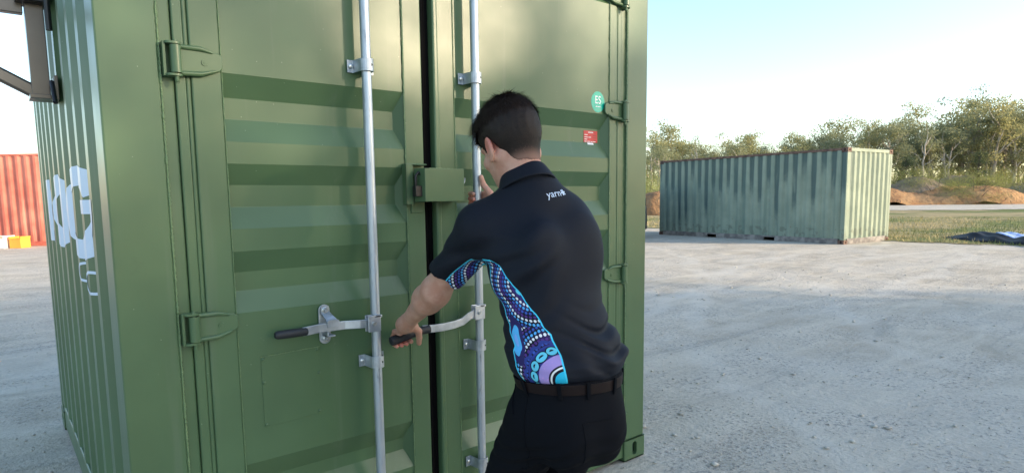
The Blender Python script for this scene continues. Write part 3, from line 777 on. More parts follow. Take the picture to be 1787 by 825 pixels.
# ------------------------------------------------------------------ materials for the figure
def m_skin():
    m = Mat('skin', (.50, .27, .19), .48, spec=.4)
    n = m.noise(22, 5, .65).ramp(.35, .68); n2 = m.noise(75, 4)
    c = m.mix(n, (.52, .255, .175), (.60, .34, .25)); c = m.mix(m.attr('flush'), c, (.58, .16, .12))
    m.color(m.mix(n2.ramp(.6, .8) * .35, c, (.50, .20, .16)))
    m.b.inputs['Subsurface Weight'].default_value = .12; m.b.inputs['Subsurface Radius'].default_value = (.012, .004, .002)
    m.bump(m.voro(260), .30, .0006); m.bump(m.noise(45, 4), .30, .003); return m.m
M['skin'] = m_skin()
def m_shirt():
    m = Mat('dark_navy_polo_knit', (.008, .011, .020), .68, spec=.22)
    m.b.inputs['Sheen Weight'].default_value = .03; m.b.inputs['Sheen Roughness'].default_value = .4; m.b.inputs['Sheen Tint'].default_value = (.35, .45, .75, 1)
    pm = m.attr('pm'); s = m.attr('ps'); z = m.attr('pt')
    wv = (m.noise(9, 2) - .5) * .022
    # medallion at the hem, smaller ones above
    r1 = ((s * s) + (z * z)).sqrt(); th1 = z.at2(s)
    s2 = s - .050; z2 = z - .245; r2 = (s2 * s2 + z2 * z2).sqrt(); th2 = z2.at2(s2)
    s3 = s - .118; z3 = z - .105; r3 = (s3 * s3 * 1.6 + z3 * z3 * .25).sqrt()
    use2 = (r2 * 1.5).lt(r1 * 1.0)
    r = r1 * (1.0 - use2) + r2 * use2; th = th1 * (1.0 - use2) + th2 * use2
    r = r + wv * ((r.ramp(.07, .13)))
    # rows of dots round the medallions
    d = .0102; k = (r / d).floor(); rr = (r / d).fract() - .5
    n = (k + .5) * 6.2832 * .86
    n = n.floor(); q = (th / 6.2832 * n).fract() - .5
    dot = (rr * rr + q * q * 1.1).sqrt().lt(.36)
    row = (k * .25).fract()       # four kinds of rows in turn
    white = row.lt(.2); blue = row.gt(.2) * row.lt(.45); royal = row.gt(.45) * row.lt(.7)
    black = (.006, .007, .016)
    field = m.mix(m.noise(14, 2).ramp(.50, .60), (.006, .007, .022), (.030, .016, .09))
    dc = m.mix(white, m.mix(blue, m.mix(royal, (.09, .035, .20), (.045, .10, .42)), (.10, .42, .80)), (.78, .80, .84))
    colr = m.mix(dot, field, dc)
    colr = m.mix((r1 - .098).abs().lt(.003) + (r1 - .104 - ((th1 * 9.0).sin().abs() * .008)).abs().lt(.004), colr, (.03, .05, .25))
    # horseshoe petals round the medallion
    pt = (th1 / 6.2832 * 17.0).fract() - .5; pr = (r1 - .0845) / .0100
    px = pt * 2.1
    pet = (px * px + pr * pr).sqrt(); petm = pet.lt(.98) * (pet.gt(.42) + pr.lt(0.0)).clamp()
    zone = r1.lt(.0965) * r1.gt(.062)
    colr = m.mix(zone, colr, m.mix(petm, m.mix(pet.lt(1.22), (.025, .035, .20), black), (.13, .58, .74)))
    colr = m.mix(r1.lt(.0715), colr, m.mix(m.voro(95).lt(.20), (.36, .27, .60), (.52, .28, .62)))
    colr = m.mix(r1.lt(.047), colr, black)
    colr = m.mix((r1 - .0405).abs().lt(.0022), colr, (.75, .78, .78))
    colr = m.mix(r1.lt(.031), colr, (.02, .48, .72))
    # cluster near the arm pit
    pt2 = (th2 / 6.2832 * 8.0).fract() - .5; pr2 = (r2 - .021) / .012; px2 = pt2 * 2.0
    pe2 = (px2 * px2 + pr2 * pr2).sqrt(); z2n = r2.lt(.036)
    colr = m.mix(z2n, colr, m.mix(pe2.lt(.95) * pe2.gt(.30), m.mix(pe2.lt(1.2), (.02, .03, .17), (.03, .05, .22)), (.16, .60, .78)))
    # long blue lens on the front edge
    colr = m.mix(r3.lt(.033), colr, (.025, .02, .11)); colr = m.mix(r3.lt(.020), colr, (.10, .45, .80)); colr = m.mix(r3.lt(.008), colr, (.22, .42, .85))
    colr = m.mix(pm.gt(-.0042), colr, (.06, .62, .85))
    base = m.mix(m.noise(3, 3), (.0046, .0062, .0115), (.0066, .0090, .016))
    m.color(m.mix(pm.lt(0.0), base, colr))
    m.bump(m.noise(420, 2), .15, .0006); return m.m
M['shirt'] = m_shirt()
_m = Mat('black_navy_twill', (.0035, .0042, .0065), .85, spec=.12); _m.bump(_m.noise(300, 2, sc=(1, 1, .4)), .25, .0008)
_m.b.inputs['Sheen Weight'].default_value = .0; M['trous'] = _m.m
_m = Mat('brown_leather_belt', (.010, .0048, .0048), .6, spec=.2); _m.bump(_m.noise(120, 3), .2, .001); M['belt'] = _m.m
_m = Mat('dark_brown_hair', (.012, .008, .006), .62, spec=.25); _m.color(_m.mix(_m.attr('thin'), _m.mix(_m.noise(28, 3), (.007, .0045, .0035), (.028, .018, .013)), (.26, .145, .105))); M['hair'] = _m.m
M['shoe'] = Mat('black_leather_boot', (.012, .010, .009), .4).m

# ------------------------------------------------------------------ the person
person = empty('person', (1.0, -.82, 0))
tag(person, 'person in dark polo shirt with patterned side panel, pulling a lever on the green container', 'person')
V, F = surfnet(f_body, (.74, -1.06, .8), (1.40, 0.02, 1.78), .0038)
me = np_mesh('body', V, F); body = link_mesh('body', me, M['skin'], person, True, world=True)
fl = np.zeros(len(V), np.float32)
for c, r in ((hp(-.084, -.004, -.022), .036), ((.895, -.09, .89), .045), ((BX - .03, BY, 1.41), .035)):
    fl = np.maximum(fl, .75 * smooth01(1.2 - np.linalg.norm(V - np.array(c), axis=1) / r))
a = me.attributes.new('flush', 'FLOAT', 'POINT'); a.data.foreach_set('value', fl)

V, F = surfnet(f_shirt, (.68, -1.1, .85), (1.36, -.4, 1.55), .0048)
# keep the neck open: drop the cap inside the collar
me = np_mesh('polo_shirt', V, F); shirt = link_mesh('polo_shirt', me, M['shirt'], person, True, world=True)
V32 = V.astype(np.float32)
u, v, aa, bb = body_uv(V32); phi = np.arctan2(v / bb, -u / aa); z = V[:, 2]
zr = np.array([.932, .966, 1.008, 1.059, 1.077, 1.114, 1.145, 1.198, 1.240, 1.26]); pr_ = np.array([-1.05, -1.04, -1.02, -.98, -.88, -.80, -.65, -.50, -.24, .0])
zl = np.array([.93, .973, 1.021, 1.041, 1.062, 1.117, 1.16, 1.20, 1.26]); pl_ = np.array([-.17, -.09, -.16, -.14, -.09, -.02, .14, .22, .25])
sR = np.interp(z, zr, pr_) * .150; sL = np.interp(z, zl, pl_) * .150; s = phi * .150
pm = np.maximum.reduce([sR - s, s - sL, z - 1.255])
# underside of the left sleeve
A = np.array(SH_L); Bv = np.array(SL_L); ax = (Bv - A) / np.linalg.norm(Bv - A)
rel = V - A; t = rel @ ax; rad = rel - t[:, None] * ax
dn = np.array((.06, -.42, -.90)); dn = dn - ax * (dn @ ax); dn /= np.linalg.norm(dn); sd2 = np.cross(ax, dn)
ang = np.arctan2(rad @ sd2, rad @ dn); near = np.linalg.norm(rad, axis=1)
half = .34 + .34 * smooth01(t / .2)
pm2 = np.maximum.reduce([(np.abs(ang - .18) - half) * .065, .055 - t, near - .095])
use = (t > .05) & (near < .10) & (phi > .2)
torso_pm = np.where(use & (pm2 < pm), pm2, pm)
torso_pm = np.where((phi < -1.5) | (phi > 1.2) & ~use, np.maximum(torso_pm, .02), torso_pm)
s_c = s + 1.045 * .150; t_c = z - .935
s_c = np.where(use & (pm2 <= pm), .15 + ang * .065, s_c); t_c = np.where(use & (pm2 <= pm), .16 + t, t_c)
for n_, q in (('pm', torso_pm), ('ps', s_c), ('pt', t_c)):
    at = me.attributes.new(n_, 'FLOAT', 'POINT'); at.data.foreach_set('value', q.astype(np.float32))

V, F = surfnet(f_trous, (.74, -1.1, .03), (1.32, -.45, .96), .006)
trous = link_mesh('trousers', np_mesh('trousers', V, F), M['trous'], person, True, world=True)

def ring(name, zf, grow, h, th, mat, parent, n=96, a0=0, a1=2 * math.pi, f=f_trous):
    mb = MB(); vs = []; m_ = n
    for k in range(n):
        an = a0 + (a1 - a0) * k / (n if a1 - a0 > 6.2 else n - 1)
        for (dz, gr) in ((-h/2, 0), (-h/2, th), (h/2, th), (h/2, 0)):
            zz = zf(an) + dz
            cx, cy, a_, b_ = [float(q[0]) for q in sec_at(np.array([zz], np.float32))]
            a_ += grow + gr; b_ += grow + gr
            uu, vv = math.cos(an) * a_, math.sin(an) * b_
            vs.append((cx + LAT[0]*uu + FWD[0]*vv, cy + LAT[1]*uu + FWD[1]*vv, zz))
    fs = []; close = a1 - a0 > 6.2
    for k in range(n if close else n - 1):
        j = (k + 1) % n
        for q in range(4): fs.append((k*4+q, j*4+q, j*4+(q+1) % 4, k*4+(q+1) % 4))
    if not close: fs += [(0, 1, 2, 3), tuple((n-1)*4+q for q in (3, 2, 1, 0))]
    mb.add(vs, fs); return mb
belt = ring('belt', lambda q: .908 - .008 * math.cos(q), .003, .029, .004, None, None).build('belt', M['belt'], trous, True, .0012)
for an in (-1.15, -2.25, -2.95, -.35, -1.75):
    ring('belt_loop', lambda q: .906 - .008 * math.cos(q), .007, .048, .0055, None, None, n=4, a0=an - .035, a1=an + .035).build('belt_loop', M['trous'], trous, False, .0015)
# back pocket seams
def on_surf(f, p, off=.0015, it=6):
    P = np.array([p], np.float32)
    for _ in range(it):
        g = sgrad(f, P); P = P - g * (f(P)[:, None] - off)
    return P[0], sgrad(f, P)[0]
def seam(pts, f, r, off, name, mat, parent, n=24):
    out = []
    for a_, b_ in zip(pts, pts[1:]):
        for k in range(n): out.append(on_surf(f, lerp3(a_, b_, k / n), off)[0])
    return MB().tube(out, r, 6).build(name, mat, parent, True)
seam([(.905, -1.03, .83), (1.01, -1.05, .825)], f_trous, .0016, .0008, 'pocket_seam', M['trous'], trous)
seam([(.905, -1.03, .83), (.91, -1.04, .70)], f_trous, .0014, .0006, 'pocket_seam', M['trous'], trous)
seam([(.832, -.80, .905), (.82, -.84, .86), (.815, -.86, .83)], f_trous, .0030, .001, 'side_pocket', M['trous'], trous)
seam([(.83, -.89, .90), (.815, -.90, .70), (.82, -.80, .5)], f_trous, .0013, .0006, 'side_seam', M['trous'], trous)

# collar: a folded band round the neck
mb = MB(); n = 64; vs = []
NC = np.array((.970, -.732, 1.466)); nup = np.array((.0, .40, .92)); nup /= np.linalg.norm(nup)
na = LAT; nb_ = np.cross(nup, na)
prof = [(.068, -.020), (.062, .034), (.065, .039), (.070, .036), (.079, .012), (.090, -.014), (.087, -.018), (.078, -.006), (.074, -.020)]
for k in range(n):
    an = 2 * math.pi * k / n; front = max(0, math.sin(an)) ** 6
    for (r_, h_) in prof:
        rr_ = r_ * (1 + .04 * math.sin(3 * an)); hh = h_ - .030 * front + .006 * max(0, -math.sin(an))
        p = NC + na * math.cos(an) * rr_ * 1.02 + nb_ * math.sin(an) * rr_ * .98 + nup * hh
        vs.append(tuple(p))
m_ = len(prof)
mb.add(vs, [(k*m_+q, ((k+1) % n)*m_+q, ((k+1) % n)*m_+(q+1) % m_, k*m_+(q+1) % m_) for k in range(n) for q in range(m_)])
col_o = mb.build('collar', M['shirt'], shirt, True); sub = col_o.modifiers.new('sub', 'SUBSURF'); sub.levels = 1; sub.render_levels = 1
for at_n in ('pm',):
    at = col_o.data.attributes.new(at_n, 'FLOAT', 'POINT'); at.data.foreach_set('value', [1.0] * len(col_o.data.vertices))

# lettering between the shoulders
def logo():
    ctr = np.array((.993, -.817, 1.453)); ctr, nn = on_surf(f_shirt, (.990, -.835, 1.437), .0012)
    right = np.cross(np.array((0, 0, 1.0)), nn); right /= np.linalg.norm(right); right = right * -1 if right @ LAT < 0 else right
    upv = np.cross(nn, right); upv = upv if upv[2] > 0 else -upv
    tilt = .10; right, upv = right * math.cos(tilt) + upv * math.sin(tilt), upv * math.cos(tilt) - right * math.sin(tilt)
    me = text_mesh('yarn', .030, offset=.0001, space=1.02); vs = [(v.co.x - .010, v.co.y) for v in me.vertices]; fs = [tuple(p.vertices) for p in me.polygons]
    mb = MB()
    def put(p): 
        q, g = on_surf(f_shirt, tuple(ctr + right * p[0] + upv * p[1]), .0012, 3); return tuple(q)
    mb.add([put(p) for p in vs], fs)
    for k in range(6):            # little flower of strokes
        a_ = k * math.pi / 3 + .3; c_ = (.0275, .002)
        q = [(c_[0] + math.cos(a_) * r_ - math.sin(a_) * w_, c_[1] + math.sin(a_) * r_ + math.cos(a_) * w_) for r_, w_ in ((.0008, -.0016), (.0092, -.0028), (.0108, 0), (.0092, .0028), (.0008, .0016))]
        mb.add([put(p) for p in q], [(0, 1, 2, 3, 4)])
    return mb.build('chest_logo', M['vinyl_shirt'], shirt)
M['vinyl_shirt'] = Mat('pale_embroidery', (.60, .70, .85), .6).m
lg = logo(); lg.name = 'embroidered_lettering'

# hair: a cap over the skull plus strands
def f_hair(P):
    q = (P - HC.astype(np.float32)) @ HR.astype(np.float32)
    d = s_ell(P, hp(0, -.012, .022), (.077, .099, .097), HR)
    d = smin(d, f_neck(P), .035)
    # keep the hair above a hairline running brow - sideburn - over the ear - nape
    ls = np.interp(q[:, 1], [-.14, -.060, -.040, -.026, -.014, .012, .022, .040, .050, .085, .12], [-.116, -.110, -.094, -.060, -.002, .004, -.020, -.018, .028, .048, .052]).astype(np.float32)
    up = smooth01((q[:, 2] + .075) / .09)
    t = .0015 + .0095 * up + .001 * smooth01((q[:, 2] - .06) / .05)
    lock = np.sin(q[:, 0] * 210 + 8 * np.sin(q[:, 1] * 40)) * np.sin(q[:, 1] * 60 + q[:, 2] * 70)
    d = d - t - .0007 * up * lock - .0016 * wob(P, 120, 21) * up
    d = smin(d, s_ell(P, hp(.0, .052, .086), (.046, .042, .022), HR) - .002 * wob(P, 140, 5), .02)
    d = smax(d, ls - q[:, 2] + .003 * np.sin(q[:, 1] * 300), .006)
    return smax(d, q[:, 1] - .115, .004)
V, F = surfnet(f_hair, tuple(HC - .16), tuple(HC + .17), .0026)
me_h = np_mesh('hair', V, F); hair = link_mesh('hair', me_h, M['hair'], person, True, world=True)
qh = (V - HC) @ HR; at = me_h.attributes.new('thin', 'FLOAT', 'POINT'); at.data.foreach_set('value', (.97 * smooth01((-.070 - qh[:, 2]) / .034) * (qh[:, 1] < 0)).astype(np.float32))
rs = np.random.RandomState(3); vs = []; fs = []
q = (V - HC) @ HR; sel = rs.choice(len(V), 26000, p=(lambda w_: w_ / w_.sum())(np.clip(q[:, 2] + .18, .10, .24)))
P0 = V[sel].astype(np.float32); G = sgrad(f_hair, P0)
for p, g in zip(P0, G):
    l = (p - HC) @ HR; top = float(smooth01((l[2] - .02) / .06)); front = float(smooth01((l[1] + .01) / .08))
    whorl = l - np.array((.0, -.07, .075)); fl_ = np.array((whorl[0] * .5 - .25 * whorl[1], whorl[1], -.04)); fl_ = fl_ / (np.linalg.norm(fl_) + 1e-6)
    down = np.array((0, -.35, -1.0)); dl = fl_ * top + down * (1 - top)
    dw = HR @ dl; dw = dw - g * (dw @ g); dw /= (np.linalg.norm(dw) + 1e-6)
    dw = dw + rs.normal(size=3) * .22; L = (.006 + .018 * top + .008 * top * front) * (.6 + .7 * rs.rand())
    lift = .10 + .45 * top * front + .12 * top; wd = .0008 + .0004 * rs.rand()
    sx = np.cross(dw, g); sx /= (np.linalg.norm(sx) + 1e-6)
    b0 = len(vs); k_ = 4
    for i in range(k_):
        t_ = i / (k_ - 1); c_ = p - g * .001 + dw * L * t_ + g * L * lift * (t_ - .55 * t_ * t_) * 1.6; ww = wd * (1 - t_ * .85)
        vs += [tuple(c_ - sx * ww), tuple(c_ + sx * ww)]
    fs += [(b0 + 2*i, b0 + 2*i + 1, b0 + 2*i + 3, b0 + 2*i + 2) for i in range(k_ - 1)]
me_s = np_mesh('hair_strands', vs, fs); st = link_mesh('hair_strands', me_s, M['hair'], hair)
qs = (np.array(vs) - HC) @ HR; at = me_s.attributes.new('thin', 'FLOAT', 'POINT'); at.data.foreach_set('value', (np.clip(.75 * smooth01((-.062 - qs[:, 2]) / .035) * (qs[:, 1] < 0) + .05, 0, 1)).astype(np.float32))
# boots
for s_, (ank, side) in enumerate(((AN_L, 0), (AN_R, 0))):
    def f_shoe(P, a=ank):
        d = s_ell(P, (a[0], a[1] + .075, .045), (.048, .125, .045)); d = smin(d, s_ell(P, (a[0], a[1] - .02, .06), (.042, .06, .06)), .03)
        d = smin(d, s_cap(P, a, (a[0], a[1], .13), .045, .045), .02); return smax(d, .002 - P[:, 2], .006)
    V, F = surfnet(f_shoe, (ank[0] - .08, ank[1] - .13, -.02), (ank[0] + .08, ank[1] + .24, .2), .007)
    link_mesh('boot', np_mesh('boot', V, F), M['shoe'], person, True, world=True)
# eyes (mostly hidden from behind)
for s_ in (-1, 1):
    mb = MB(); c_ = hp(s_ * .031, .0835, -.012); mb.tube([tuple(np.array(c_)), tuple(np.array(c_) + HR @ np.array((0, .0095, 0)))], [.007, .0035], 12)
    mb.build('eye', M['white'], body, True)
# ------------------------------------------------------------------ terrain
def terr(x, y):
    d = math.hypot(x + .27, y + 2.16); t = max(0, min(1, (d - 6) / 8)); return .10 * t * t * (3 - 2 * t)
def terr_np(x, y):
    return .10 * smooth01((np.hypot(x + .27, y + 2.16) - 6) / 8)
def sheet(name, xs, ys, zf, mat, kind='structure', keep=None):
    Xg, Yg = np.meshgrid(xs, ys, indexing='ij'); Z = zf(Xg, Yg); nx, ny = Xg.shape
    V = np.stack([Xg.ravel(), Yg.ravel(), Z.ravel()], 1)
    i = np.arange(nx - 1)[:, None] * ny + np.arange(ny - 1)[None]
    F = np.stack([i, i + ny, i + ny + 1, i + 1], -1).reshape(-1, 4)
    if keep is not None: F = F[keep(V[F].mean(1))]
    o = link_mesh(name, np_mesh(name, V, F), mat, None, True); tag(o, kind=kind); return o
def m_gravel():
    m = Mat('compacted_gravel', (.42, .39, .34), .95, spec=.15)
    big = m.noise(.35, 4, .6); mid = m.noise(1.7, 5, .65, dist=.6); fine = m.noise(34, 4, .7); sp = m.noise(110, 3, .7)
    tr = m.noise(1.0, 5, .65, sc=(.45, 2.6, 1), dist=1.2)
    c = m.mix(mid.ramp(.34, .68), (.46, .40, .310), (.59, .525, .420))
    c = m.mix(big.ramp(.42, .62) * .6, c, (.62, .565, .475))
    c = m.mix(tr.ramp(.50, .64) * .6, c, (.65, .58, .465)); c = m.mix(tr.ramp(.44, .34) * .5, c, (.34, .315, .27))
    grit = m.noise(1.1, 5, .65).ramp(.42, .60); g2 = m.noise(17, 3, .7)
    c = m.mix(fine.ramp(.50, .68) * (grit * .75 + .15), c, (.20, .19, .175)); c = m.mix(fine.ramp(.47, .32) * .45, c, (.66, .62, .56))
    c = m.mix(g2.ramp(.54, .70) * grit * .45, c, (.28, .265, .24))
    c = m.mix((m.voro(60).lt(.24) * grit) * .7, c, (.64, .62, .58)); c = m.mix((m.voro(83).lt(.20) * grit) * .6, c, (.18, .175, .17))
    X_, Y_, _z = m.xyz(); wig = (m.noise(.5, 3) - .5) * 1.1
    for cx_t, cy_t, rs_t in ((2.0, 15.0, (11.2, 12.9)), (14.0, -9.0, (12.0, 13.7)), (9.0, 30.0, (27.0, 28.7))):
        dx_ = X_ - cx_t; dy_ = Y_ - cy_t; rad = (dx_ * dx_ + dy_ * dy_).sqrt() + wig
        for r_t in rs_t:
            c = m.mix((rad - r_t).abs().ramp(.20, .06) * m.noise(.9, 4).ramp(.35, .60) * .45, c, (.66, .61, .52))
    m.color(c)
    m.bump(mid, .6, .07); m.bump(tr, .4, .04); m.bump(fine, 1.0, .016); m.bump(sp, .6, .005); return m.m
def m_grass():
    m = Mat('dry_grass_ground', (.12, .13, .05), .95, spec=.1)
    a = m.noise(.16, 4, .6, sc=(1, 1, 1)); b = m.noise(1.3, 5, .7); f = m.noise(9, 3, .7)
    c = m.mix(a.ramp(.44, .58), (.38, .31, .17), (.16, .19, .07))
    c = m.mix(b.ramp(.52, .68) * .7, c, (.14, .12, .085)); c = m.mix(f.ramp(.5, .75) * .5, c, (.42, .35, .19))
    m.color(c); m.bump(f, .8, .08); return m.m
M['gravel'] = m_gravel(); M['grassg'] = m_grass()
def geo(a, b, n, s):    # spacing that grows away from the middle
    t = np.linspace(0, 1, n); return a + (b - a) * (np.expm1(s * t) / math.expm1(s))
neg = lambda lim: -geo(0, lim, 60, 6)[::-1][:-1]
xs = np.concatenate([neg(400), geo(0, 900, 190, 7)]); ys = np.concatenate([neg(400), geo(0, 900, 190, 7)])
def ground_z(x, y):
    P = np.stack([x.ravel(), y.ravel(), 0 * x.ravel()], 1).astype(np.float32)
    n = (wob(P, 2.2, 31, 7) * .010 + wob(P, 6.5, 32, 7) * .005).reshape(x.shape)
    inside = smooth01((np.maximum(np.abs(x - 1.219) - 1.25, np.abs(y - 1.41) - 1.42)) / .5)
    return terr_np(x, y) + n * inside - .004
sheet('ground', xs, ys, ground_z, M['gravel'])
# grass beyond the yard
ga, gb_ = np.array((19.3, 4.8)), np.array((18.5, .4)); gd = (gb_ - ga) / np.linalg.norm(gb_ - ga); gn = np.array((-gd[1], gd[0])) * -1
if gn[0] < 0: gn = -gn
def grass_in(V):
    P32 = np.stack([V[:, 0], V[:, 1], 0 * V[:, 0]], 1).astype(np.float32)
    q = (V[:, :2] - ga) @ gn + wob(P32, 1.3, 5, 6) * .6 + wob(P32, 5, 6, 6) * .25
    return (q > .15) & (V[:, 0] < 260)
sheet('grass_field', np.concatenate([np.arange(12, 30, .18), np.arange(30, 300, 3)]), np.concatenate([np.arange(-12, 20, .18), np.arange(20, 150, 3)]),
      lambda x, y: terr_np(x, y) + .008, M['grassg'], keep=grass_in)
# pale dirt track across the field
trk = []
for t in np.linspace(0, 1, 60):
    px_ = 26 + 62 * t; py_ = 34 - 32 * t; trk.append((px_, py_))
def track_keep(V):
    q = (V[:, 0] - 47.2) * .459 + (V[:, 1] - 15.0) * .888; q2 = (V[:, 0] - 47.2) * .888 - (V[:, 1] - 15.0) * .459
    dd = (V[:, 0] + .27) * .631 + (V[:, 1] + 2.16) * .767
    return (dd > 48 + 1.2 * np.sin(V[:, 1] * .4)) & (dd < 74 + 2 * np.sin(V[:, 0] * .3))
sheet('dirt_track', np.arange(24, 120, .8), np.arange(-40, 80, .8), lambda x, y: terr_np(x, y) + .030, M['gravel'], keep=track_keep)

# loose stones on the yard, one sheet of them
rs = np.random.RandomState(11)
oc = np.array([(1,0,0),(-1,0,0),(0,1,0),(0,-1,0),(0,0,1),(0,0,-1)], float); of = np.array([(0,2,4),(2,1,4),(1,3,4),(3,0,4),(2,0,5),(1,2,5),(3,1,5),(0,3,5)])
def stones(n, pick, r0, r1, name, mat):
    V = []; F = []; k = 0
    while k < n:
        x, y = pick()
        if -.05 < x < 2.5 and -.03 < y < 2.85: continue
        r = r0 + (r1 - r0) * rs.rand() ** 3.2
        q = oc * r * (1 + .5 * (rs.rand(6, 1) - .5)) * np.array((1, .6 + .5 * rs.rand(), .30 + .3 * rs.rand())); a = rs.rand() * 6.28
        q = np.stack([q[:, 0] * math.cos(a) - q[:, 1] * math.sin(a), q[:, 0] * math.sin(a) + q[:, 1] * math.cos(a), q[:, 2]], 1)
        V.append(q + (x, y, terr(x, y) + r * .12)); F.append(of + k * 6); k += 1
    o = link_mesh(name, np_mesh(name, np.concatenate(V), np.concatenate(F)), mat); tag(o, kind='stuff'); return o
_m = Mat('loose_stone', (.34, .33, .31), .9); _m.color(_m.mix(_m.noise(3.1, 2).ramp(.35, .65), (.42, .395, .35), (.60, .565, .50))); M['stone'] = _m.m
def pick_fan():
    a = R(39.4) + R(rs.uniform(2, 44)); d = 2.6 + 11 * rs.rand() ** 1.4; return -.27 + math.sin(a) * d, -2.16 + math.cos(a) * d
def pick_left():
    a = R(39.4) - R(rs.uniform(30, 44)); d = 2.4 + 9 * rs.rand() ** 1.3; return -.27 + math.sin(a) * d, -2.16 + math.cos(a) * d
stones(4200, pick_fan, .002, .012, 'gravel_stones', M['stone'])
stones(420, pick_fan, .008, .030, 'gravel_stones', M['stone'])
stones(1500, pick_left, .002, .013, 'gravel_stones', M['stone'])

# grass tufts standing in the field edge
_m = Mat('grass_blades', (.16, .17, .06), .8, spec=.2); _m.color(_m.mix(_m.noise(.35, 3).ramp(.42, .6), (.44, .36, .18), (.17, .20, .07))); M['blade'] = _m.m
V = []; F = []; k = 0
while k < 26000:
    a = R(39.4) + R(rs.uniform(11, 46)); d = 15.5 + 26 * rs.rand() ** 1.5; x, y = -.27 + math.sin(a) * d, -2.16 + math.cos(a) * d
    if not grass_in(np.array([(x, y, 0)]))[0]: continue
    h = .03 + .10 * rs.rand() ** 2.5; l = rs.normal(size=2) * h * .4; b = rs.normal(size=2); b = b / np.linalg.norm(b) * (.006 + .008 * rs.rand())
    z = terr(x, y) + .006
    V += [(x - b[0], y - b[1], z), (x + b[0], y + b[1], z), (x + l[0], y + l[1], z + h)]; F.append((3*k, 3*k+1, 3*k+2)); k += 1
o = link_mesh('grass_tufts', np_mesh('grass_tufts', V, F), M['blade']); tag(o, kind='stuff')

# ------------------------------------------------------------------ far containers
def far_container(name, loc, rz, L, Wd, Hh, mat, cast, label, rail_mat=None, group='shipping containers in the yard', cat='shipping container', slope=0):
    c = empty(name, loc, rz); tag(c, label, cat, group); rail_mat = rail_mat or mat
    if slope: c.rotation_euler[1] = slope
    pls = corr_profile(.10, L - .10, .02); ple = corr_profile(.10, Wd - .10, .02, .040, .25)
    for f in (lambda s, d, z: (s, .006 + d, z), lambda s, d, z: (s, Wd - .006 - d, z)):
        mb = MB(); corr_sheet(mb, pls, .150, Hh - .07, f); mb.build('side_wall', mat, c)
    for f in (lambda s, d, z: (.006 + d, s, z), lambda s, d, z: (L - .006 - d, s, z)):
        mb = MB(); corr_sheet(mb, ple, .150, Hh - .09, f); mb.build('end_wall', mat, c)
    for x in (0, L - .12):
        for y in (0, Wd - .10):
            mb = MB(); mb.box(x, x + .12, y, y + .10, .118, Hh - .118); mb.build('corner_post', mat, c, False, .01)
    for y0 in (.002, Wd - .052):
        mb = MB()      # bottom rail broken by two fork pockets
        xs_ = [.17, L/2 - 1.21, L/2 - .85, L/2 + .85, L/2 + 1.21, L - .17]
        for a, b in ((0, 1), (2, 3), (4, 5)): mb.box(xs_[a], xs_[b], y0, y0 + .05, .010, .155)
        for a, b in ((1, 2), (3, 4)): mb.box(xs_[a], xs_[b], y0, y0 + .05, .112, .155)
        mb.build('bottom_rail', rail_mat, c, False, .004)
        mb = MB(); mb.box(.17, L - .17, y0, y0 + .05, Hh - .075, Hh - .012); mb.build('top_rail', cast, c, False, .004)
    for x0 in (.002, L - .052):
        mb = MB(); mb.box(x0, x0 + .05, .16, Wd - .16, .012, .155); mb.build('bottom_rail', rail_mat, c, False, .004)
        mb = MB(); mb.box(x0, x0 + .05, .16, Wd - .16, Hh - .095, Hh - .008); mb.build('top_rail', mat, c, False, .004)
    mb = MB(); corr_sheet(mb, [(a, b * .5) for a, b in corr_profile(.10, L - .10, .02)], .05, Wd - .05, lambda s, d, z: (s, z, Hh - .010 - d)); mb.build('roof', cast, c)
    mb = MB(); mb.box(.06, L - .06, .06, Wd - .06, .10, .14); mb.build('floor', M['dark'], c)
    for x, sx in ((0, 1), (L, -1)):
        for y, sy in ((0, 1), (Wd, -1)):
            for z in (0, Hh - .118): casting(x, y, z, sx, sy, c, cast)
    return c
def m_weather():
    m = Mat('weathered_pale_green_paint', (.24, .36, .26), .6, spec=.3)
    x, y, z = m.xyz()
    n = m.noise(1.2, 4, .6); base = m.mix(n.ramp(.3, .7), (.185, .235, .185), (.250, .305, .240))
    k = ((x - .12) / .278).floor(); ph = ((x - .12) / .278).fract()
    inner = (ph - .625).abs().lt(.22)                # the pans set back in the sheet hold the grime
    rnd = m.white(k); rnd2 = m.white(k + 57.3)
    low = 2.05 - (rnd * rnd) * 1.4 - rnd2.gt(.60) * .45 + (m.noise(7, 3) - .5) * .45
    edge = ((ph - .625).abs() + (m.noise(3, 3, sc=(1, 1, .3)) - .5) * .22 + (2.5 - z) * .045).ramp(.36, .20)
    dirt = (z - low).ramp(-.40, .25) * edge * m.noise(2.5, 3, sc=(2, 2, .4)).ramp(.10, .42)
    soft = m.noise(1.1, 4, .6, sc=(5, 5, .35)).ramp(.50, .72) * .5
    side = (y.lt(.3))
    c = m.mix(dirt * side * .85, base, (.045, .085, .085)); c = m.mix(soft * side, c, (.10, .165, .14))
    c = m.mix((z.lt(.42) * m.noise(5, 4).gt(.55)) * .55, c, (.12, .14, .11))
    c = m.mix(m.noise(11, 4, .7).gt(.69) * .7, c, (.20, .10, .06))
    m.color(c); m.bump(m.noise(2.0, 3), .3, .03); return m.m
M['weather'] = m_weather()
_m = Mat('rusty_steel', (.13, .075, .055), .85); _m.color(_m.mix(_m.noise(6, 4).ramp(.35, .65), (.085, .05, .04), (.17, .105, .08))); M['rust'] = _m.m
_m = Mat('grey_dirty_rail', (.20, .19, .18), .85); _m.color(_m.mix(_m.noise(5, 4).ramp(.35, .65), (.13, .12, .115), (.28, .26, .24))); M['rail'] = _m.m
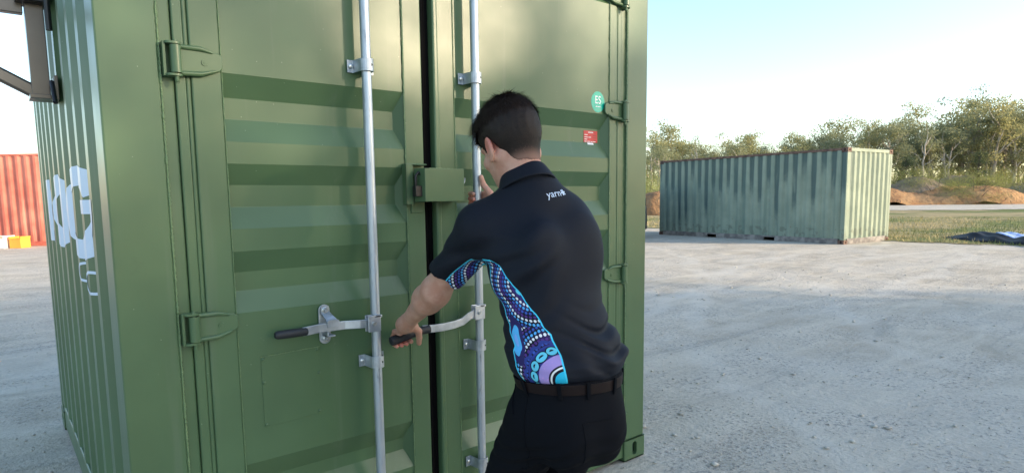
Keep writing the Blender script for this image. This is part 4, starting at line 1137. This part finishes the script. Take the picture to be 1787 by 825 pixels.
# local x runs along its long side from the near (right-hand) corner; local y across
cA = Vector((17.08, 5.14)); ld = Vector((.100, .995)).normalized(); ang = math.atan2(-ld.y, -ld.x)
far_g = far_container('shipping_container', (cA.x + ld.x * 6.5, cA.y + ld.y * 6.5, .085), ang, 6.5, 2.33, 2.54, M['weather'], M['rust'],
    'pale green shipping container streaked with dark grime, with rusty corners, across the yard', M['rail'])
_m = Mat('sunlit_red_paint', (.60, .20, .13), .55); _m.color(_m.mix(_m.noise(1.3, 4).ramp(.3, .7), (.42, .060, .038), (.58, .14, .085)))  # red paled towards pink: strong sunlight put into the paint colour
_x, _y, _z = _m.xyz(); _m.color(_m.mix(_m.noise(1.2, 4, .6, sc=(6, 6, .4)).ramp(.52, .72) * .4, _m.mix(_m.noise(1.3, 4).ramp(.3, .7), (.52, .12, .08), (.66, .22, .15)), (.72, .42, .32)))
M['red'] = _m.m
rv = Vector((.771, -.636)); o_ = Vector((-.27 + .631*20.1 - .771*20.3, -2.16 + .767*20.1 + .636*20.3))
far_container('shipping_container', (o_.x, o_.y, .09), math.atan2(rv.y, rv.x), 6.06, 2.438, 2.896, M['red'], M['red'], 'sunlit red shipping container at the left edge beyond the gravel')
def D_(x, d):   # metres right of the view axis, metres ahead
    return (-.27 + .631*d + .771*x, -2.16 + .767*d - .636*x)
# crates at the foot of the red container
M['wplast'] = Mat('white_plastic', (.75, .74, .70), .5).m; M['oplast'] = Mat('orange_plastic', (.85, .36, .05), .5).m; M['ycard'] = Mat('yellow_fabric', (.80, .45, .07), .7).m
def crate(name, x, d, w, dp, h, mat, inner, label, cat, lid=None):
    px_, py_ = D_(x, d); t = empty(name, (px_, py_, terr(px_, py_)), math.atan2(-.636, .771)); tag(t, label, cat)
    mb = MB(); th = .02
    mb.box(-w/2, w/2, -dp/2, dp/2, 0, th); 
    mb.box(-w/2, w/2, -dp/2, -dp/2 + th, th, h*.86); mb.box(-w/2, w/2, dp/2 - th, dp/2, th, h); mb.box(-w/2, -w/2 + th, -dp/2 + th, dp/2 - th, th, h); mb.box(w/2 - th, w/2, -dp/2 + th, dp/2 - th, th, h)
    mb.build('crate_shell', mat, t, False, .006)
    mb = MB(); mb.box(-w/2 - .015, w/2 + .015, -dp/2 - .015, -dp/2 + .01, h*.80, h*.86); mb.box(-w/2 - .015, -w/2 + .01, -dp/2, dp/2, h - .04, h + .01); mb.box(w/2 - .01, w/2 + .015, -dp/2, dp/2, h - .04, h + .01); mb.build('crate_rim', mat, t, False, .004)
    if inner:
        mb = MB(); n = 9; vs = []
        for i in range(n):
            for j in range(n): vs.append((-w*.42 + w*.84*i/(n-1), -dp*.42 + dp*.84*j/(n-1), h*.62 + .05*math.sin(i*1.3)*math.cos(j*1.7) + .10*math.exp(-((i-4)**2 + (j-4)**2)/9)))
        mb.add(vs, [(i*n+j, (i+1)*n+j, (i+1)*n+j+1, i*n+j+1) for i in range(n-1) for j in range(n-1)]); mb.build('crate_contents', inner, t, True)
    return t
crate('plastic_crate', -15.45, 19.2, .56, .45, .37, M['wplast'], M['ycard'], 'white open plastic crate with orange contents on the gravel before the red container', 'crate')
crate('storage_tub', -14.92, 19.3, .34, .40, .34, M['oplast'], M['ycard'], 'small orange tub beside the white crate before the red container', 'tub')

# dark wagon standing beyond the container's edge
M['carpaint'] = Mat('dark_grey_car_paint', (.030, .038, .055), .30, coat=.6).m
M['glass'] = Mat('dark_car_glass', (.01, .012, .015), .06).m
M['lamp_red'] = Mat('red_lamp_plastic', (.50, .02, .02), .25).m
cx_, cy_ = D_(3.33, 19.8); car = empty('parked_car', (cx_, cy_, terr(cx_, cy_)), math.atan2(.767, .631))
tag(car, 'dark grey station wagon showing only a sliver of its rear corner past the green container', 'car')
def hull(st, mat, name, parent, bev=.03):
    # st: list of (x, half width bottom, half width top, z0, z1)
    mb = MB(); vs = []
    for x, wb, wt, z0, z1 in st: vs += [(x, -wb, z0), (x, wb, z0), (x, wb, z0 + (z1-z0)*.55), (x, wt, z1), (x, -wt, z1), (x, -wb, z0 + (z1-z0)*.55)]
    n = len(st); fs = [(i*6+k, i*6+(k+1) % 6, (i+1)*6+(k+1) % 6, (i+1)*6+k) for i in range(n-1) for k in range(6)] + [tuple(range(6))[::-1], tuple((n-1)*6+k for k in range(6))]
    mb.add(vs, fs); return mb.build(name, mat, parent, False, bev, seg=3)
cb = hull([(0, .84, .82, .38, .95), (.10, .90, .88, .30, 1.05), (1.2, .92, .88, .26, 1.06), (3.2, .92, .86, .26, 1.04), (4.3, .88, .80, .28, .92), (4.62, .74, .66, .36, .76)], M['carpaint'], 'car_body', car)
hull([(.06, .86, .72, 1.02, 1.42), (.35, .87, .66, 1.03, 1.72), (1.8, .87, .66, 1.03, 1.76), (2.7, .86, .62, 1.02, 1.68), (3.45, .84, .74, 1.0, 1.06)], M['glass'], 'car_windows', car, .02)
hull([(.30, .66, .60, 1.66, 1.76), (1.8, .67, .62, 1.72, 1.80), (2.7, .64, .58, 1.64, 1.71)], M['carpaint'], 'car_roof', car, .02)
for s_ in (-1, 1):
    mb = MB(); mb.box(-.015, .10, s_*.74 - .05, s_*.74 + .06, 1.48, 1.58); mb.build('tail_lamp', M['lamp_red'], car, False, .02)
    mb = MB(); mb.box(2.95, 3.10, s_*.90, s_*1.10, 1.0, 1.16); mb.build('wing_mirror', M['carpaint'], car, False, .03)
    for wx in (.85, 3.65):
        mb = MB(); mb.tube([(wx, s_*.70, .34), (wx, s_*.72, .34), (wx, s_*.91, .34), (wx, s_*.93, .34)], [.32, .345, .345, .32], 28); wh = mb.build('wheel', M['rubber'], car, True)
        mb = MB(); mb.tube([(wx, s_*.925, .34), (wx, s_*.94, .34)], [.22, .20], 20); mb.build('wheel_rim', M['galv'], wh, True)
mb = MB(); mb.box(-.06, .06, -.86, .86, .36, .56); mb.build('bumper', M['rubber'], car, False, .03)

# black plastic sheeting and the folded tarp on it, at the yard's edge
def blanket(name, a0, a1, b0, b1, zf, th, mat, label, cat, org, da, na=90, nbb=34, under=None):
    ax_ = Vector(da).normalized(); bx_ = Vector((-ax_.y, ax_.x)); 
    if bx_.x < 0: bx_ = -bx_
    V = []; 
    for side in (0, 1):
        for i in range(na + 1):
            for j in range(nbb + 1):
                a = a0 + (a1 - a0) * i / na; b = b0 + (b1 - b0) * j / nbb
                b += .10 * math.sin(a * 2.3 + 1) * (1 - j / nbb) + .05 * math.sin(a * 6.1)
                x, y = org[0] + ax_.x * a + bx_.x * b, org[1] + ax_.y * a + bx_.y * b
                edge = min(i, na - i) / na * 6; edge = min(1, edge); eb = min(1, min(j, nbb - j) / nbb * 5)
                V.append((x, y, terr(x, y) + .016 + (under(a, b) if under else 0) + zf(a, b) * edge ** .5 * (eb ** .6) - (0 if side == 0 else th)))
    n1 = nbb + 1; N = (na + 1) * n1; F = []
    for i in range(na):
        for j in range(nbb):
            q = (i*n1+j, (i+1)*n1+j, (i+1)*n1+j+1, i*n1+j+1); F.append(q); F.append(tuple(N + k for k in q[::-1]))
    for i in range(na): F.append((i*n1, N + i*n1, N + (i+1)*n1, (i+1)*n1)); F.append((i*n1+nbb, (i+1)*n1+nbb, N + (i+1)*n1+nbb, N + i*n1+nbb))
    o = link_mesh(name, np_mesh(name, V, F), mat, None, True); tag(o, label, cat); return o
_m = Mat('black_plastic_film', (.010, .011, .013), .6, spec=.2); M['film'] = _m.m
_m = Mat('blue_white_tarp', (.55, .66, .88), .40); _m.color(_m.mix(_m.noise(2.4, 3, sc=(1, 2.5, 1)).ramp(.42, .56), (.18, .30, .66), (.50, .58, .76))); M['tarp'] = _m.m
zb = lambda a, b: .10 + .12 * abs(math.sin(a * 1.15 + .8)) * math.exp(-((b - .7) / .6) ** 2) + .025 * math.sin(a * 7 + b * 5) + .02 * math.sin(b * 17 + a * 3)
blanket('plastic_sheet', 0, 6.5, -.1, 1.7, lambda a, b: max(.008, zb(a, b)), .004, M['film'], 'rumpled black plastic sheet lying along the grass edge', 'plastic sheet', (21.3, 4.2), (-.62, -.78))
blanket('folded_tarp', 1.35, 6.2, .62, 1.60, lambda a, b: .045 + .022 * math.sin(a * 11 + b * 9) + .02 * math.sin(a * 4 - b * 6), .010, M['tarp'], 'creased blue and white tarp spread on top of the black sheet', 'tarp', (21.3, 4.2), (-.62, -.78), under=lambda a, b: max(.008, zb(a, b)) + .012)

# ------------------------------------------------------------------ soil heaps
def m_soil(name, a, b, c_):
    m = Mat(name, a, .95, spec=.1); n = m.noise(.55, 5, .65); f = m.noise(2.6, 4, .7)
    m.color(m.mix(f.ramp(.5, .72) * .8, m.mix(n.ramp(.38, .62), a, b), c_)); m.bump(f, 1.0, .3); return m.m
M['soil_o'] = m_soil('orange_clay', (.31, .175, .090), (.42, .26, .135), (.13, .085, .060)); M['soil_g'] = m_soil('grey_brown_soil', (.19, .155, .125), (.27, .215, .165), (.12, .10, .08)); M['soil_p'] = m_soil('pinkish_gravel_heap', (.32, .25, .20), (.38, .31, .26), (.22, .18, .15))
def heap(x, y, rx, ry, h, mat, label, seed):
    n = 90; rs_h = np.random.RandomState(seed); g = np.linspace(-1, 1, n); Xg, Yg = np.meshgrid(g, g, indexing='ij')
    P = np.stack([Xg.ravel() * rx, Yg.ravel() * ry, np.full(n*n, seed * 3.7)], 1).astype(np.float32)
    rr = np.hypot(Xg, Yg) + (wob(P, .55, seed, 6) * .35 + wob(P, 1.7, seed + 1, 6) * .12).reshape(n, n)
    Z = np.maximum(0, 1 - rr ** 1.5) ** .8 * h * (1 + .35 * wob(P, .9, seed + 3, 6).reshape(n, n)) + (wob(P, 4.5, seed + 5, 7) * .10).reshape(n, n) * (rr < .95) + (wob(P, 1.9, seed + 8, 7) * .22 + wob(P, 9.0, seed + 9, 7) * .07).reshape(n, n) * np.clip((1 - rr) * 4, 0, 1)
    Z = np.where(rr < 1, Z, -.3)
    V = np.stack([Xg.ravel() * rx, Yg.ravel() * ry, Z.ravel()], 1); i = np.arange(n-1)[:, None] * n + np.arange(n-1)[None]
    F = np.stack([i, i + n, i + n + 1, i + 1], -1).reshape(-1, 4)
    o = link_mesh('soil_heap', np_mesh('soil_heap', V, F), mat, None, True); o.location = (x, y, terr(x, y)); o.rotation_euler = (0, 0, R(-50)); tag(o, label, 'soil heap', 'soil heaps before the trees'); return o
heap(77.5, 25.6, 8.5, 3.5, 2.0, M['soil_o'], 'orange clay heap nearest the end of the pale green container', 3)
heap(83.0, 25.9, 7, 3.5, 2.7, M['soil_g'], 'broad grey brown soil heap behind the orange ones', 4)
heap(83.8, 21.9, 8, 3.5, 2.2, M['soil_o'], 'tallest orange clay heap in the middle of the row', 5)
heap(93.0, 24.4, 9, 4, 3.6, M['soil_g'], 'highest grey brown soil heap against the trees', 6)
heap(84.1, 17.9, 7, 3, 1.8, M['soil_o'], 'low orange clay heap right of the middle', 7)
heap(93.2, 18.8, 9, 4, 2.5, M['soil_g'], 'grey brown soil heap under the dark bushy tree', 8)
heap(92.0, 14.6, 9, 4, 2.6, M['soil_p'], 'pinkish gravel heap at the right edge of the photo', 9)
heap(36.6, 26.2, 3.2, 2.2, 1.7, M['soil_o'], 'orange clay heap in the gap between the two green containers', 10)

# ------------------------------------------------------------------ trees
def m_leaf(name, a, b):
    m = Mat(name, a, .75, spec=.2); m.color(m.mix(m.noise(.9, 3).ramp(.35, .65), a, b)); tr = m.t.nodes.new('ShaderNodeBsdfTranslucent'); tr.inputs[0].default_value = (*tuple(min(1, q * 1.5) for q in b), 1); mx = m.t.nodes.new('ShaderNodeMixShader'); mx.inputs[0].default_value = .38
    m.t.links.new(m.b.outputs[0], mx.inputs[1]); m.t.links.new(tr.outputs[0], mx.inputs[2]); m.t.links.new(mx.outputs[0], m.t.nodes['Material Output'].inputs[0])
    return m.m
M['leaf_a'] = m_leaf('gum_leaves_olive', (.19, .195, .090), (.31, .295, .140)); M['leaf_b'] = m_leaf('gum_leaves_grey_green', (.145, .170, .100), (.24, .25, .140))
M['leaf_d'] = m_leaf('dark_needle_foliage', (.028, .050, .030), (.055, .080, .040)); M['leaf_s'] = m_leaf('bright_shrub_leaves', (.15, .19, .055), (.26, .27, .09))
_m = Mat('pale_gum_bark', (.38, .33, .27), .85); _m.color(_m.mix(_m.noise(1.5, 4, sc=(3, 3, .6)).ramp(.35, .65), (.24, .20, .16), (.52, .47, .40))); M['bark'] = _m.m
M['bark_d'] = Mat('dark_bark', (.10, .08, .06), .9).m
def tree_proto(kind, seed, leaf, bark, H=10.0):
    r = np.random.RandomState(seed); t = empty('gum_tree' if kind == 'gum' else 'she_oak' if kind == 'bushy' else 'shrub', (0, 0, -500))
    mb = MB(); tips = []
    if kind == 'gum':
        nst = r.randint(1, 3)
        for s_ in range(nst):
            az = r.rand() * 6.28; pts = []; x = y = 0; th = r.uniform(.45, .66) * H; lean = r.uniform(.02, .14)
            for k in range(8):
                z = th * k / 7; pts.append((x, y, z)); x += math.cos(az) * lean * th / 7 + r.normal() * .05; y += math.sin(az) * lean * th / 7 + r.normal() * .05
            mb.tube(pts, [H * .016 * (1 - .55 * k / 7) for k in range(8)], 7)
            for b in range(r.randint(6, 10)):
                f = r.uniform(.42, 1.0); i = min(6, int(f * 7)); p = Vector(pts[i]).lerp(Vector(pts[i+1]), f * 7 - i if i < 6 else 1); a2 = r.rand() * 6.28; L = H * r.uniform(.14, .30) * (1.25 - .4 * f); up = r.uniform(.55, 1.5)
                q = [p]; d = Vector((math.cos(a2), math.sin(a2), up)).normalized()
                for k in range(5): d = (d + Vector((r.normal() * .20, r.normal() * .20, .10))).normalized(); q.append(q[-1] + d * L / 5)
                mb.tube(q, [H * .0062 * (1 - .8 * k / 5) for k in range(6)], 5)
                tips.append((q[-1], H * r.uniform(.050, .092))); tips.append((q[3] + Vector((r.normal(), r.normal(), r.normal())) * .4, H * r.uniform(.035, .065)))
                if r.rand() < .6: tips.append((q[-1] + Vector((r.normal() * 1.0, r.normal() * 1.0, r.uniform(-.1, .8))), H * r.uniform(.045, .08)))
            tips.append((Vector(pts[-1]) + Vector((0, 0, H * .16)), H * .09))
        # some low growth on the stem
        for b in range(r.randint(1, 4)): tips.append((Vector((r.normal() * .8, r.normal() * .8, H * r.uniform(.18, .42))), H * r.uniform(.05, .09)))
        nl, sz = 150, .18
    elif kind == 'bushy':
        mb.tube([(0, 0, 0), (.1, 0, H * .5), (0, .1, H * .85)], [H * .02, H * .014, .02], 7)
        for b in range(34):
            f = r.rand() ** .8; z = H * (.08 + .86 * f); rad = H * .26 * (1 - f) ** .6 * r.uniform(.4, 1.0); a2 = r.rand() * 6.28
            e = Vector((math.cos(a2) * rad, math.sin(a2) * rad, z)); mb.tube([(0, 0, z * .9), tuple(e)], [.05, .015], 4); tips.append((e, H * r.uniform(.07, .12)))
        nl, sz = 190, .13
    else:
        for b in range(26):
            a2 = r.rand() * 6.28; rad = H * .55 * r.rand() ** .6; z = H * r.uniform(.12, .9) * (1 - .5 * rad / (H * .55)); e = Vector((math.cos(a2) * rad, math.sin(a2) * rad, z))
            mb.tube([(0, 0, 0), tuple(e * .5 + Vector((0, 0, z * .2))), tuple(e)], [.03, .014, .004], 4); tips.append((e, H * r.uniform(.12, .22)))
        nl, sz = 150, .11
    mb.build('trunk' if kind != 'shrub' else 'stems', bark, t, True)
    V = []; 
    for c_, rad in tips:
        n = int(nl * (rad / (H * .08)) ** 1.6 * r.uniform(.7, 1.2)); n = max(20, n)
        u = r.normal(size=(n, 3)); u /= np.linalg.norm(u, axis=1, keepdims=True); rr = rad * (r.rand(n, 1) ** .45)
        p = np.array(c_) + u * rr * np.array((1.15, 1.15, .72))
        a = r.normal(size=(n, 3)); a[:, 2] -= .5; a /= np.linalg.norm(a, axis=1, keepdims=True); b = np.cross(a, r.normal(size=(n, 3))); b /= np.linalg.norm(b, axis=1, keepdims=True)
        s1 = sz * (.6 + .8 * r.rand(n, 1)) * (H / 10); s2 = s1 * .42
        V.append(np.stack([p - a*s1*.5, p + b*s2*.5, p + a*s1*.5, p - b*s2*.5], 1).reshape(-1, 3))
    V = np.concatenate(V); F = np.arange(len(V)).reshape(-1, 4)
    link_mesh('crown', np_mesh('crown', V, F), leaf, t)
    return t, float(np.percentile(V[:, 2], 99.0))
protos = {}
for i in range(7): protos['gum', i] = tree_proto('gum', 40 + i * 7, M['leaf_a'] if i % 2 == 0 else M['leaf_b'], M['bark'])
for i in range(2): protos['bushy', i] = tree_proto('bushy', 90 + i, M['leaf_d'], M['bark_d'], 6.0)
for i in range(3): protos['shrub', i] = tree_proto('shrub', 120 + i, M['leaf_s'], M['bark_d'], 3.0)
used = set()
def plant(kind, i, x, y, h, rot, label, cat, group, z=None, wide=1.0):
    p, top = protos[kind, i]
    if (kind, i) in used: o = copy_tree(p)
    else: o = p; used.add((kind, i))
    s = h / top; o.location = (x, y, terr(x, y) - .05 if z is None else z); o.rotation_euler = (0, 0, rot); o.scale = (s * wide, s * wide, s)
    tag(o, label, cat, group); return o
GUMS = [(75.0, 57.1, 9.8), (65.8, 48.6, 6.8), (83.8, 60.5, 11.2), (70.7, 49.8, 7.1), (81.9, 55.2, 8.2), (80.4, 52.5, 8.9), (87.7, 55.5, 8.1), (81.2, 49.3, 8.7), (77.1, 44.7, 7.7), (85.6, 48.3, 9.1), (94.0, 51.6, 8.1), (92.0, 48.0, 7.2), (88.0, 43.5, 7.3), (97.4, 46.5, 9.8), (88.5, 40.6, 8.4), (98.1, 43.3, 9.7), (108.1, 45.9, 11.9), (92.2, 37.6, 8.8), (100.9, 39.7, 9.1), (96.7, 36.6, 9.3), (93.5, 34.1, 10.0), (103.3, 36.7, 11.1), (93.1, 31.8, 9.5), (108.7, 36.1, 11.1), (99.6, 31.8, 10.8), (114.5, 35.6, 13.6), (91.8, 27.5, 9.0), (99.8, 28.9, 9.4), (110.2, 31.0, 11.4), (99.2, 26.7, 9.2), (109.8, 28.8, 11.9), (103.6, 26.1, 11.9), (116.7, 28.6, 13.6), (110.4, 26.1, 14.3), (103.7, 23.4, 11.9), (121.8, 26.9, 12.9), (107.6, 22.7, 11.0), (116.0, 23.8, 12.2), (106.6, 21.0, 11.5), (115.1, 21.9, 12.7), (108.2, 19.6, 11.6)]
rt = np.random.RandomState(17)
for k in range(16):
    a = R(39.4 + 12.3 + k * 1.0 + rt.uniform(-.2, .2)); d = rt.uniform(104, 122); x, y = -.27 + math.sin(a) * d, -2.16 + math.cos(a) * d
    plant('gum', rt.randint(7), x, y, rt.uniform(8.8, 10.4), rt.rand() * 6.28, 'gum tree in the far row behind the pale green container, lower than the front ones', 'tree', 'gum trees in the far row')
ORD = 'leftmost second third fourth fifth sixth seventh eighth ninth tenth eleventh twelfth thirteenth fourteenth fifteenth sixteenth seventeenth eighteenth nineteenth twentieth twenty-first twenty-second twenty-third twenty-fourth'.split()
gz = sorted([(math.degrees(math.atan2(x + .27, y + 2.16)) - 39.4, x, y, h) for x, y, h in GUMS]); na_ = sum(1 for g in gz if g[0] < 27)
for k, (az, x, y, h) in enumerate(gz):
    beh = k < na_; o_r = ORD[k if beh else k - na_]; o_r = o_r if o_r == 'leftmost' else o_r + ' from the left'
    o = plant('gum', k % 7, x, y, h * 1.12, rt.rand() * 6.28, ('gum tree rising behind the pale green container, ' if beh else ('very tall' if h > 12 else 'mid height' if h > 9.6 else 'low') + ' front row gum tree above the soil heaps, ') + o_r, 'tree', 'gum trees behind the container' if beh else 'gum trees above the soil heaps')
for k in range(12):      # second row that fills the stand
    a = R(39.4 + rt.uniform(28.5, 43)); d = rt.uniform(105, 128); x, y = -.27 + math.sin(a) * d, -2.16 + math.cos(a) * d
    plant('gum', rt.randint(7), x, y, rt.uniform(9, 12.5) , rt.rand() * 6.28, 'gum tree at the back of the stand, half hidden by the front row', 'tree', 'gum trees at the back of the stand')
for (x, y, h, i, lb) in ((85.4, 27.1, 5.8, 0, 'dark green bushy tree close to the container end, left one of two'), (89.9, 20.9, 6.0, 1, 'dark green bushy tree above the grey heap, right one of two')):
    plant('bushy', i, x, y, h, 1.0, lb, 'tree', 'dark bushy trees', wide=1.25)
for k in range(26):
    a = R(39.4 + rt.uniform(27.5, 42)); d = rt.uniform(84, 98); x, y = -.27 + math.sin(a) * d, -2.16 + math.cos(a) * d
    plant('shrub', k % 3, x, y, rt.uniform(2.2, 4.2), rt.rand() * 6.28, 'rounded green shrub at the feet of the gum trees behind the soil heaps', 'shrub', 'shrubs under the trees', wide=1.2)
for k in range(9):
    a = R(39.4 + rt.uniform(11, 15)); d = rt.uniform(50, 75); x, y = -.27 + math.sin(a) * d, -2.16 + math.cos(a) * d
    plant('shrub', k % 3, x, y, rt.uniform(2.0, 4.0), rt.rand() * 6.28, 'rounded green shrub seen in the gap left of the pale green container', 'shrub', 'shrubs in the gap', wide=1.2)
# unseen trees added beside the yard to cast the shade that falls across it
SH = np.array((.545, -.839)); PW = np.array((.839, .545))
for k, (w_, t_, h_) in enumerate([(-9, 27, 7.8), (-6.5, 25.5, 7.4), (-4, 27, 7.8), (-1.6, 25.5, 7.6), (.2, 27, 8.1), (1.5, 25.5, 8.0), (3.1, 26.5, 7.9), (4.8, 26.5, 7.6), (6.8, 26.0, 6.4)]):
    q = SH * t_ + PW * w_
    plant('bushy', k % 2, q[0], q[1], h_, k * 1.3, 'unseen dark bushy tree added behind the camera to shade the yard', 'tree', 'added shade trees beside the yard', wide=1.9)
for k in range(12):
    q = SH * (28.5 + (k % 3) * 1.5) + PW * (-8 + k * 1.27)
    plant('gum', k % 7, q[0], q[1], 9.5 + (k * 37 % 10) * .11, k * 2.1, 'unseen gum tree added behind the camera to shade the yard', 'tree', 'added shade gum trees beside the yard', wide=1.25)
